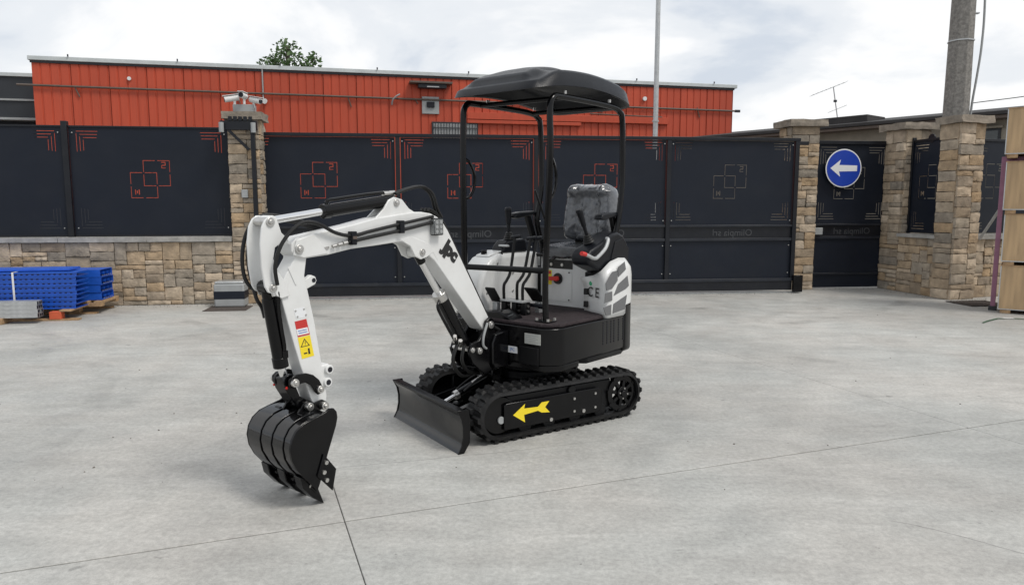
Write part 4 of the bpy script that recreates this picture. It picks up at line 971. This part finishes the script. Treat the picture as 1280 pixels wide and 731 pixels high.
MB().prism([(1.935, 1.18), (1.895, 1.09), (1.905, 1.085), (1.945, 1.175)], .0502, .0535).build('weld_strip', M['white'], arm, .002)
# bucket cylinder
bk = part(MB().cyl((2.022, 0, 1.03), (1.972, 0, .70), .034, n=20), 'bucket_cylinder', 'black')
MB().cyl((1.977, 0, .735), (1.969, 0, .683), .038, n=20).build('gland', M['black'], bk, .003)
MB().cyl((1.969, 0, .683), (1.953, 0, .62), .020, n=16).build('rod', M['chrome'], bk)
MB().cyl((2.032, -.035, 1.085), (2.032, .035, 1.085), .033, n=16).build('eye', M['black'], bk, .003)
MB().cyl((2.031, 0, 1.085), (2.022, 0, 1.03), .03, n=14).build('neck', M['black'], bk)
MB().cyl((1.951, -.045, .613), (1.951, .045, .613), .03, n=16).build('rod_eye', M['black'], bk, .003)
MB().tube([(2.02, .035, 1.10), (2.005, .055, 1.06), (1.998, .045, .98), (1.985, .042, .88), (1.972, .04, .80), (1.97, .036, .75)], .009).build('steel_line', M['black'], bk)
MB().cyl((1.968, .038, .77), (1.966, .038, .735), .014, n=8).build('fitting', M['black'], bk)
MB().tube([(2.06, -.08, 1.12), (2.055, -.055, 1.03), (2.03, -.05, .98), (2.02, -.045, .93)], .0095).build('hose', M['hose'], bk)
for y in (.05, -.06): MB().cyl((2.03, y, 1.075), (2.025, y * 1.1, 1.045), .012, n=8).build('fitting', M['steel'], bk)
# linkage
for y in (.066, -.080):
    lk = part(MB().prism([(1.955, .645), (1.925, .650), (1.88, .648), (1.84, .632), (1.805, .600), (1.785, .560), (1.790, .530), (1.815, .525), (1.835, .545), (1.855, .580), (1.885, .602), (1.920, .600), (1.955, .585), (1.975, .600), (1.975, .630)], y, y + .014), 'rocker_link', 'black', bevel=.003)
    pin(lk, 1.951, .613, y, y + (.03 if y > 0 else -.016), .021); pin(lk, 1.806, .553, y, y + (.028 if y > 0 else -.014), .020)
tl = part(MB().prism([(1.985, .63), (1.955, .645), (1.925, .625), (1.922, .585), (1.900, .53), (1.855, .50), (1.848, .47), (1.875, .45), (1.905, .462), (1.94, .51), (1.978, .575)], -.05, .05), 'bucket_link', 'black', bevel=.005)
for y in (-.05, .03): MB().cyl((1.951, y, .613), (1.951, y + .02, .613), .038, n=18).build('boss', M['black'], tl, .003)
for y in (.052, -.052): MB().cyl((1.975, y, .59), (1.981, y * 1.1, .585), .006, n=6).build('grease_cap', M['red'], tl)
pin(tl, 1.874, .479, -.10, .10, .020); pin(tl, 1.786, .463, -.10, .10, .021)

# --- bucket
WB = .185
bp_ = [(1.800, .440), (1.835, .452), (1.880, .455), (1.935, .448), (1.985, .435), (2.025, .408), (2.050, .370), (2.060, .325), (2.052, .270), (2.025, .215), (1.975, .153), (1.914, .086)]
inner = [(1.803, .428), (1.837, .440), (1.880, .443), (1.932, .436), (1.980, .424), (2.016, .400), (2.039, .365), (2.048, .325), (2.041, .274), (2.016, .222), (1.966, .161), (1.905, .094)]
bucket = part(MB().prism(bp_ + inner[::-1], -WB, WB), 'bucket', 'gloss', bevel=.002, sharp=32)
side_o = [(1.862, .464), (1.835, .480), (1.808, .476), (1.791, .455), (1.787, .425), (1.797, .385), (1.851, .253), (1.900, .120), (1.918, .082)] + bp_[-2:2:-1]
for y in (WB + .0002, -WB - .0122): MB().prism(side_o, y, y + .012).build('side_plate', M['black'], bucket, .003)
def strip(y0, y1, a=2, b=11, t=.006):
    o = []
    for i in range(a, b):
        p = Vector(bp_[i]); q0 = Vector(bp_[max(i - 1, 0)]); q1 = Vector(bp_[min(i + 1, len(bp_) - 1)]); d = (q1 - q0).normalized(); n = Vector((-d.y, d.x))
        if n.dot(p - Vector((1.90, .30))) < 0: n = -n
        o.append((p, n))
    outer = [tuple(p + n * t) for p, n in o]; inn = [tuple(p + n * .0005) for p, n in o]
    return MB().prism(outer + inn[::-1], y0, y1)
for y in (-.135, -.035, .065): strip(y, y + .07).build('wear_strip', M['gloss'], bucket, .002)
MB().prism([(1.905, .075), (1.945, .115), (1.952, .105), (1.912, .065)], -WB, WB).build('cutting_lip', M['black'], bucket, .002)
for y in (-.178, -.031, .116):
    t_ = MB().prism([(1.998, .168), (1.950, .160), (1.900, .085), (1.868, -.002), (1.928, .042), (1.985, .110)], y, y + .062).build('tooth', M['black'], bucket, .004)
    MB().cyl((1.945, y + .0625, .112), (1.945, y + .068, .112), .010, n=8).build('tooth_pin', M['steel'], t_)
for y, o_ in ((WB + .013, .009), (-WB - .022, .009)):
    sc_ = MB().prism([(1.882, .262), (1.811, .168), (1.836, .062), (1.922, .160)], y, y + o_).build('side_cutter', M['black'], bucket, .002)
    for (s_, z_) in ((1.872, .218), (1.886, .172), (1.872, .128)): MB().cyl((s_, y if y < 0 else y + o_, z_), (s_, y - .008 if y < 0 else y + o_ + .008, z_), .011, n=8).build('bolt', M['steel'], sc_)
for y in (.058, -.072): MB().prism([(1.76, .44), (1.757, .475), (1.785, .493), (1.83, .485), (1.865, .508), (1.895, .498), (1.935, .445)], y, y + .014).build('hanger_ear', M['black'], bucket, .003)
for y in (.10, -.10): MB().cyl((1.93, y - .02, .448), (1.93, y + .02, .448), .012, n=8).build('boss', M['black'], bucket)

# --- white bodywork
tank = part(MB().prism([(.235, .70), (.235, .93), (.19, 1.03), (.11, 1.10), (.01, 1.128), (-.44, 1.122), (-.44, .70)], -.465, -.262), 'fuel_tank_cover', 'white', bevel=.032, seg=4)
MB().prism([(.10, 1.106), (-.02, 1.131), (-.30, 1.129), (-.30, 1.142), (-.03, 1.146), (.09, 1.118)], -.43, -.30).build('raised_lid', M['white'], tank, .006)
for (s_, z_) in ((.16, .86), (.05, 1.06), (-.12, .98), (-.12, .85)): MB().cyl((s_, -.262, z_), (s_, -.256, z_), .008, n=8).build('screw', M['steel'], tank)
MB().cyl((.06, -.38, 1.12), (.06, -.38, 1.150), .022, n=12).build('filler_cap', M['black'], tank, .004)
box_ = part(MB().prism([(-.262, .70), (.195, .70), (.225, 1.085), (-.262, 1.085)], -.74, -.452, 'x'), 'seat_base', 'white', bevel=.01)
MB().box(-.4515, -.4485, -.245, .035, .755, .99).build('access_panel', M['white'], box_, .0015)
for y in (-.22, .01):
    for z in (.77, .975): MB().cyl((-.4485, y, z), (-.4445, y, z), .006, n=8).build('screw', M['ink'], box_)
MB().box(-.4515, -.446, -.20, .04, 1.0, 1.065).build('latch_recess', M['ink'], box_, .003)
for y in (-.15, -.05): MB().cyl((-.446, y, 1.03), (-.437, y, 1.03), .012, n=10).build('button', M['steel'], box_)
sw = MB().cyl((-.4485, -.09, .925), (-.436, -.09, .925), .042, n=20).build('isolator_switch', M['ink'], box_, .003)
MB().cyl((-.436, -.09, .925), (-.415, -.09, .925), .02, n=14).build('knob', M['red'], sw, .003)
MB().bar((-.41, -.165, .925), (-.41, -.06, .93), .018, .03).build('key_handle', M['red'], sw, .004)
MB().box(-.4485, -.4475, -.195, -.150, .875, .985).build('yellow_label', M['yellow'], box_)
MB().box(-.4474, -.4470, -.188, -.157, .955, .978).build('label_field', M['redlabel'], box_)
part(MB().box(-.48, -.40, -.27, .20, 1.086, 1.11), 'seat_slide', 'black', bevel=.004)
part(MB().prism([(-.47, .705), (-.41, .705), (-.38, .99), (-.42, 1.03), (-.49, 1.03)], .215, .25), 'side_trim', 'black', bevel=.006)
part(MB().box(-.62, -.37, .20, .30, .70, 1.0), 'console_pillar', 'matte', bevel=.01)
# left rear hood: curved wall with rising top edge
hp_ = [(-.365, .205, .955), (-.335, .27, .965), (-.295, .36, .985), (-.262, .425, 1.01), (-.262, .448, 1.025), (-.285, .462, 1.05), (-.36, .466, 1.085), (-.47, .467, 1.105), (-.56, .464, 1.10), (-.61, .445, 1.09), (-.665, .39, 1.08), (-.72, .28, 1.08), (-.755, .12, 1.08), (-.76, -.12, 1.08), (-.72, -.28, 1.08), (-.66, -.40, 1.08), (-.56, -.462, 1.08)]
hb = MB(); vv = []; ff = []; nst = 6
for (s_, l_, zt) in hp_:
    z0 = .70 if s_ > -.5 else .70 + .06 * min(1, (-.5 - s_) / .1)
    for k in range(nst + 1):
        t_ = k / nst; inn = .045 * max(0, (t_ - .72) / .28) ** 2
        d = Vector((s_ + .35, l_)).normalized() if s_ < -.35 else Vector((0.2, 1)).normalized()
        vv.append((s_ - d.x * inn, l_ - d.y * inn, z0 + (zt - z0) * t_))
for i in range(len(hp_) - 1):
    for k in range(nst):
        a = i * (nst + 1) + k; ff.append((a, a + nst + 1, a + nst + 2, a + 1))
hb.add(vv, ff); hood = part(hb, 'engine_hood', 'white', bevel=0, sharp=60)
md = hood.modifiers.new('thickness', 'SOLIDIFY'); md.thickness = .02; md.offset = -1
part(MB().prism([(-.42, .24), (-.36, .34), (-.33, .42), (-.40, .445), (-.55, .44), (-.64, .37), (-.70, .26), (-.73, 0), (-.70, -.26), (-.64, -.37), (-.50, -.44), (-.46, -.27), (-.74, -.26), (-.74, .19)], .70, 1.0, 'z'), 'engine_cover', 'matte', bevel=.01)
part(MB().prism([(-.36, .25), (-.30, .40), (-.34, .445), (-.55, .445), (-.63, .38), (-.68, .25)], .99, 1.02, 'z'), 'rubber_trim', 'matte', bevel=.01)
GR = [[(-0.247, 0.901), (-0.237, 0.946), (-0.31, 1.012), (-0.371, 1.018), (-0.38, 0.953), (-0.313, 0.906)], [(-0.391, 1.045), (-0.471, 1.075), (-0.488, 1.024), (-0.394, 0.98)], [(-0.346, 0.856), (-0.395, 0.924), (-0.511, 0.971), (-0.531, 0.904), (-0.487, 0.885)], [(-0.231, 0.875), (-0.314, 0.881), (-0.316, 0.823), (-0.225, 0.813)], [(-0.342, 0.792), (-0.505, 0.836), (-0.483, 0.744), (-0.336, 0.732)], [(-0.21, 0.779), (-0.307, 0.79), (-0.302, 0.724), (-0.244, 0.725)]]
for g in GR:
    cx_ = sum(p[0] for p in g) / len(g); cz_ = sum(p[1] for p in g) / len(g)
    rim = [(cx_ + (p[0] - cx_) * 1.10, cz_ + (p[1] - cz_) * 1.10) for p in g]
    g = [(cx_ + (p[0] - cx_) * 1.07, cz_ + (p[1] - cz_) * 1.09) for p in g]
    gm_ = MB().prism(g, .4655, .4695).build('grille', M['mesh'], hood, .001)
lettering('conformity_mark', 'C E', .098, M['ink'], hood, (-.296, .325, .865), (.0 + .075, .17, 0), (0, 0, 1), .001, offset=.0008)
MB().cyl((-.328, .285, .925), (-.324, .284, .925), .016, n=16).build('green_sticker', M['green'], hood)
for z in (.775, .865): 
    hg = MB().box(-.345, -.325, .232, .262, z - .022, z + .022).build('hinge', M['ink'], hood, .003); hg.location = (.012, .0, 0)

# --- seat
def cushion(w, h, d, bol, seed, nx=34, ny=32):
    b = MB(); top = []; vv = []
    for j in range(ny + 1):
        for i in range(nx + 1):
            u, v = 2 * i / nx - 1, 2 * j / ny - 1
            r = max(abs(u), abs(v)); 
            if r > 0:
                q = (abs(u) ** 5 + abs(v) ** 5) ** .2; k = r / q
            else: k = 1
            x, y = u * k, v * k
            ed = 1 - max(abs(u), abs(v))
            f = min(1, ed / .22); f = math.sqrt(max(0, 1 - (1 - f) ** 2))
            bl_ = bol * (min(1, max(0, (abs(u) - .42) / .2)) * min(1, max(0, (1 - abs(u)) / .25)) + .7 * min(1, max(0, (v - .5) / .2)) * min(1, max(0, (1 - v) / .25)))
            n = noise.noise(Vector((x * 3.2 + seed, y * 3.2, seed))) * .008 + noise.noise(Vector((x * 8 + seed, y * 6 + x * 5, seed))) * .007 + abs(noise.noise(Vector((x * 5 - y * 4 + seed, y * 3, seed)))) * .010
            vv.append((x * w / 2 * (1 - .07 * y), y * h / 2, f * d + bl_ + n))
    n1_ = len(vv)
    for p in list(vv): vv.append((p[0] * .97, p[1] * .97, -.03))
    W = nx + 1; ff = []
    for j in range(ny):
        for i in range(nx):
            a = j * W + i; ff.append((a, a + 1, a + W + 1, a + W)); ff.append((n1_ + a, n1_ + a + W, n1_ + a + W + 1, n1_ + a + 1))
    ring_ = [i for i in range(W)] + [j * W + nx for j in range(1, ny + 1)] + [ny * W + i for i in range(nx - 1, -1, -1)] + [j * W for j in range(ny - 1, 0, -1)]
    for k in range(len(ring_)):
        a, c = ring_[k], ring_[(k + 1) % len(ring_)]; ff.append((a, n1_ + a, n1_ + c, c))
    b.add(vv, ff); return b
def place(mb, M4):
    mb.v = [tuple(M4 @ Vector(p)) for p in mb.v]; return mb
def axes(o, X, Y):
    X = Vector(X).normalized(); Y = Vector(Y).normalized(); Z = X.cross(Y); m = Matrix((X, Y, Z)).transposed().to_4x4(); m.translation = Vector(o); return m
seat = part(place(cushion(.45, .34, .06, .015, 2.0), axes((-.555, .01, 1.15), (0, -1, 0), (-1, 0, .06))), 'seat_cushion', 'wrap', bevel=0, sharp=60)
back = part(place(cushion(.45, .43, .05, .05, 9.0), axes((-.705, .03, 1.415), (0, 1, 0), (-.16, 0, 1))), 'backrest', 'wrap', bevel=0, sharp=60)
MB().box(-.73, -.70, -.12, .18, 1.10, 1.25).build('back_bracket', M['black'], back, .005)
part(MB().box(-.72, -.40, -.21, .23, 1.105, 1.155), 'seat_pan', 'black', bevel=.012)
# --- consoles, joysticks, armrests
lc = part(MB().prism([(-.13, 1.075), (-.13, 1.135), (-.16, 1.170), (-.30, 1.215), (-.42, 1.275), (-.50, 1.285), (-.58, 1.255), (-.655, 1.17), (-.655, 1.06), (-.60, 1.00), (-.50, .985), (-.36, .995), (-.25, 1.03)], .245, .395), 'left_console', 'plastic', bevel=.022, seg=4)
MB().prism([(-.40, 1.02), (-.62, 1.03), (-.64, 1.16), (-.56, 1.24), (-.46, 1.22), (-.41, 1.12)], .3955, .402).build('side_cover', M['plastic'], lc, .004)
rc = part(MB().prism([(-.03, 1.125), (-.05, 1.175), (-.10, 1.215), (-.30, 1.225), (-.33, 1.125)], -.40, -.285), 'right_console', 'plastic', bevel=.016, seg=3)
def joystick(base, top, console):
    base, top = Vector(base), Vector(top); d = (top - base)
    b = MB()
    for k in range(4):
        p = base + d * (.03 + .055 * k); r = .045 - .006 * k; b.cyl(p, p + d * .05, r, r * .8, 16)
    b.build('boot', M['hose'], console, .003)
    g = MB(); g.cyl(base + d * .25, base + d * .5, .013, n=10); g.cyl(base + d * .48, base + d * .92, .017, .025, 14); g.cyl(base + d * .90, top, .028, .022, 14)
    g.build('joystick', M['plastic'], console, .005)
joystick((-.275, .30, 1.215), (-.165, .285, 1.445), lc)
joystick((-.165, -.335, 1.215), (-.155, -.335, 1.455), rc)
for base, tip, cn in (((-.60, .325, 1.20), (-.36, .32, 1.395), lc), ((-.46, -.33, 1.20), (-.20, -.33, 1.400), rc)):
    x0 = tip[0]; MB().prism([(x0 + .02, tip[2] - .022), (x0, tip[2] + .012), (x0 - .06, tip[2] + .022), (x0 - .235, tip[2] + .028), (x0 - .25, tip[2]), (x0 - .10, tip[2] - .016), (x0 - .03, tip[2] - .028)], tip[1] - .035, tip[1] + .035).build('armrest', M['plastic'], cn, .012, seg=3)
    MB().bar((base[0] + .0, tip[1], base[2]), (x0 - .17, tip[1], tip[2]), .03, .045).build('armrest_post', M['matte'], cn, .004)
part(MB().tube([(-.0, .435, 1.158), (-.06, .437, 1.142), (-.14, .437, 1.118), (-.20, .435, 1.135), (-.285, .43, 1.182), (-.33, .42, 1.235), (-.335, .40, 1.245)], .0125, 10), 'safety_lever', 'galv', bevel=0)
MB().tube([(.012, .4345, 1.160), (-.01, .435, 1.156), (-.035, .436, 1.150)], .0145, 10).build('grip', M['red'], bpy.data.objects['safety_lever'])
part(MB().cyl((.0, -.20, 1.185), (-.05, -.33, 1.18), .008, n=8), 'throttle_lever', 'galv', bevel=.001)
# control levers and pedals
for pts, nm in (([(.013, -.13, 1.245), (.06, -.13, 1.019), (.10, -.13, .955), (.132, -.13, .915), (.128, -.13, .80)], 'travel_lever'),
                ([(-.036, -.03, 1.236), (.027, -.03, 1.023), (.075, -.03, .965), (.108, -.03, .93), (.108, -.03, .80)], 'travel_lever'),
                ([(-.052, .01, 1.237), (.010, .01, 1.023), (.055, .01, .965), (.096, .01, .92), (.096, .01, .80)], 'travel_lever')):
    lv = part(MB().tube(pts, .0105, 8, 5), nm, 'matte', bevel=0)
    p = Vector(pts[0]); MB().cyl(p + Vector((0, -.03, .0)), p + Vector((-.01, .045, .012)), .014, n=10).build('grip', M['plastic'], lv, .003)
part(MB().cyl((-.02, -.28, 1.14), (-.02, -.28, 1.0), .008, n=8), 'blade_lever', 'matte', bevel=0)
for (a, c) in (((.215, -.235), (.10, -.15)), ((.05, -.02), (-.09, .09))):
    pdl = part(MB().add([(a[0], a[1], .90), (a[0], c[1], .90), (c[0] + .04, c[1], .80), (c[0] + .04, a[1], .80), (a[0] - .01, a[1], .91), (a[0] - .01, c[1], .91), (c[0] + .03, c[1], .81), (c[0] + .03, a[1], .81)], [(0, 1, 2, 3), (7, 6, 5, 4), (0, 4, 5, 1), (1, 5, 6, 2), (2, 6, 7, 3), (3, 7, 4, 0)]), 'foot_pedal', 'matte', bevel=.004)
    MB().box(c[0] + .02, c[0] + .06, (a[1] + c[1]) / 2 - .02, (a[1] + c[1]) / 2 + .02, .725, .80).build('pedal_stem', M['galv'], pdl, .003)
for (s_, l_) in ((.11, -.13), (.10, -.045), (.09, .03)): 
    vb = part(MB().box(s_ - .03, s_ + .03, l_ - .02, l_ + .02, .725, .81), 'lever_bracket', 'matte', bevel=.004)
    for z in (.75, .785): MB().cyl((s_, l_ + .02, z), (s_, l_ + .028, z), .009, n=8).build('bolt', M['steel'], vb)
part(MB().box(.06, .15, -.16, .05, .812, .826), 'lever_plate', 'galv', bevel=.002)
part(MB().cyl((.04, .0, .79), (.03, .12, .785), .012, n=10), 'lever_cross_rod', 'plastic', bevel=.003)
MB().cyl((.03, .10, .785), (.029, .145, .783), .018, n=10).build('grip', M['plastic'], bpy.data.objects['lever_cross_rod'], .004)

# --- roll-over frame and canopy
for sd in (1, -1):
    l = .355 if sd == 1 else -.300
    lb = .315 if sd == 1 else -.305; o_ = .0 if sd == 1 else .10
    fr_ = part(MB().tube([(.235 + o_, lb, .725), (.240 + o_, lb, 1.05), (.252 + o_, l, 1.75), (.258 + o_ * .9, l, 2.02), (.250 + o_ * .9, l, 2.10), (.215 + o_ * .9, l, 2.142), (.15 + o_, l, 2.150), (-.20 + o_, l, 2.152), (-.47 + o_, l, 2.145), (-.555 + o_, l, 2.12), (-.592 + o_, l, 2.06), (-.607 + o_, l, 1.72), (-.597 + o_, l, 1.55), (-.555 + o_, l, 1.35), (-.51, l * .97, 1.15), (-.51, l * .96, .95)], .0205, 12, 5), 'canopy_frame', 'black', bevel=0)
    gh_ = MB().tube([(.250 + o_, l - .01 * sd, 1.78), (.205 + o_, l - .015 * sd, 1.755), (.165 + o_, l - .02 * sd, 1.68), (.165 + o_, l - .02 * sd, 1.60), (.20 + o_, l - .015 * sd, 1.535), (.243 + o_, l - .01 * sd, 1.515)], .010, 8).build('grab_handle', M['black'], fr_)
    MB().prism([(.19 + o_, lb - .055), (.28 + o_, lb - .055), (.28 + o_, lb + .055), (.19 + o_, lb + .055)], .725, .734, 'z').build('base_plate', M['black'], fr_, .002)
    for dx_ in (-.035, .035):
        for dy_ in (-.045, .045): MB().cyl((.235 + o_ + dx_, lb + dy_, .734), (.235 + o_ + dx_, lb + dy_, .750), .010, n=6).build('bolt', M['steel'], fr_)
part(MB().cyl((.342, -.305, 1.055), (.241, .315, 1.055), .0195, n=14), 'front_guard_bar', 'matte', bevel=0)
for s_ in (.12, -.45): part(MB().cyl((s_ + .06, -.30, 2.145), (s_, .355, 2.145), .016, n=12), 'roof_cross_bar', 'black', bevel=0)
for s_ in (.10, -.42):
    for sd in (1, -1): part(MB().cyl((s_, .028 + sd * .327, 2.17), (s_, .028 + sd * .327, 2.19), .012, n=8), 'roof_bolt', 'steel', bevel=0)
part(MB().cyl((-.30, -.20, 1.58), (-.40, -.15, 1.30), .009, n=8), 'gas_strut', 'matte', bevel=0)
def sst(a, b, x): t = min(1, max(0, (x - a) / (b - a))); return t * t * (3 - 2 * t)
cb = MB(); nx, ny = 56, 44; vt = []; vb_ = []
for j in range(ny + 1):
    for i in range(nx + 1):
        u, v = 2 * i / nx - 1, 2 * j / ny - 1
        r = max(abs(u), abs(v)); k = 1 if r == 0 else r / (abs(u) ** 7 + abs(v) ** 7) ** (1 / 7)
        x, y = u * k, v * k
        s_ = -.145 + .575 * x; l_ = .405 * y * (1 - .05 * max(0, x))
        zr = 2.163 + .062 * (1 - ((s_ + .12) / .58) ** 2)
        ex = (1 - abs(u)) * .575; el = (1 - abs(v)) * .405
        edge_ = min(ex, el); fr = sst(.15, .36, s_)
        rnd_ = math.sqrt(max(0, 1 - (1 - min(1, edge_ / .045)) ** 2))
        lip = (.102 * (1 - fr) + .050 * fr) * rnd_
        front = sst(.035, .10, .43 - s_); rear_ = sst(.02, .30, s_ + .72)
        mid_ = .050 * sst(.30, .20, abs(l_)) * sst(.0, .05, .385 - s_)
        valley = -.040 * math.exp(-((abs(l_) - .205) / .05) ** 2) * sst(.24, .10, s_) * sst(.0, .3, s_ + .66)
        hump = .032 * math.exp(-((s_ + .14) / .26) ** 2) * sst(.26, .06, abs(l_))
        z = zr + lip + front * rear_ * (mid_ * (.72 + .28 * fr) + hump) + valley * rnd_
        vt.append((s_, l_, z)); vb_.append((s_ * .985 - .002, l_ * .975, zr if edge_ < .012 else zr + (z - zr - .014) * sst(.012, .06, edge_)))
W = nx + 1; off = len(vt); ff = []
for j in range(ny):
    for i in range(nx):
        a = j * W + i; ff += [(a, a + 1, a + W + 1, a + W), (off + a, off + a + W, off + a + W + 1, off + a + 1)]
ring_ = [i for i in range(W)] + [j * W + nx for j in range(1, ny + 1)] + [ny * W + i for i in range(nx - 1, -1, -1)] + [j * W for j in range(ny - 1, 0, -1)]
for k in range(len(ring_)):
    a, c = ring_[k], ring_[(k + 1) % len(ring_)]; ff.append((a, off + a, off + c, c))
cb.add(vt + vb_, ff); part(cb, 'canopy_roof', 'plastic', bevel=0, sharp=55)

# ------------------------------------------------------------------ loose grit gathered along the walls and the gate rail
rg = random.Random(3); gb_ = MB()
def grit_line(P, deg, x0, x1, y0, y1, n):
    for _ in range(n):
        p = rel(P, deg, (rg.uniform(x0, x1), y0 + (y1 - y0) * rg.random() ** 2, 0)); r = rg.uniform(.003, .010)
        a = rg.uniform(0, 6.28); ca, sa = math.cos(a) * r, math.sin(a) * r
        gb_.add([(p.x + ca, p.y + sa, .0), (p.x - sa, p.y + ca * .8, .0), (p.x - ca * .9, p.y - sa, .0), (p.x + sa, p.y - ca, .0), (p.x + ca * .2, p.y + sa * .1, r * .8)],
                [(0, 1, 4), (1, 2, 4), (2, 3, 4), (3, 0, 4), (3, 2, 1, 0)])
grit_line(WP, WD, -3.0, .7, -.02, -.30, 260); grit_line(GP, GD, -2.1, 6.8, -.06, -.25, 320); grit_line(PP, PD, .2, 1.8, -.05, -.2, 60)
grit_line(RP, RD, .2, 1.5, -.03, -.22, 90); grit_line((6.79, 11.14, 0), CPD, -.05, .9, -.04, -.3, 80)
grit_line((0, 0, 0), 0, -6, 6.5, 3.6, 10.0, 80)
go_ = gb_.build('grit', M['soil'], None, sharp=0); go_['kind'] = 'stuff'; go_['label'] = 'fine dark grit gathered along walls and gate rail'; go_['category'] = 'grit'
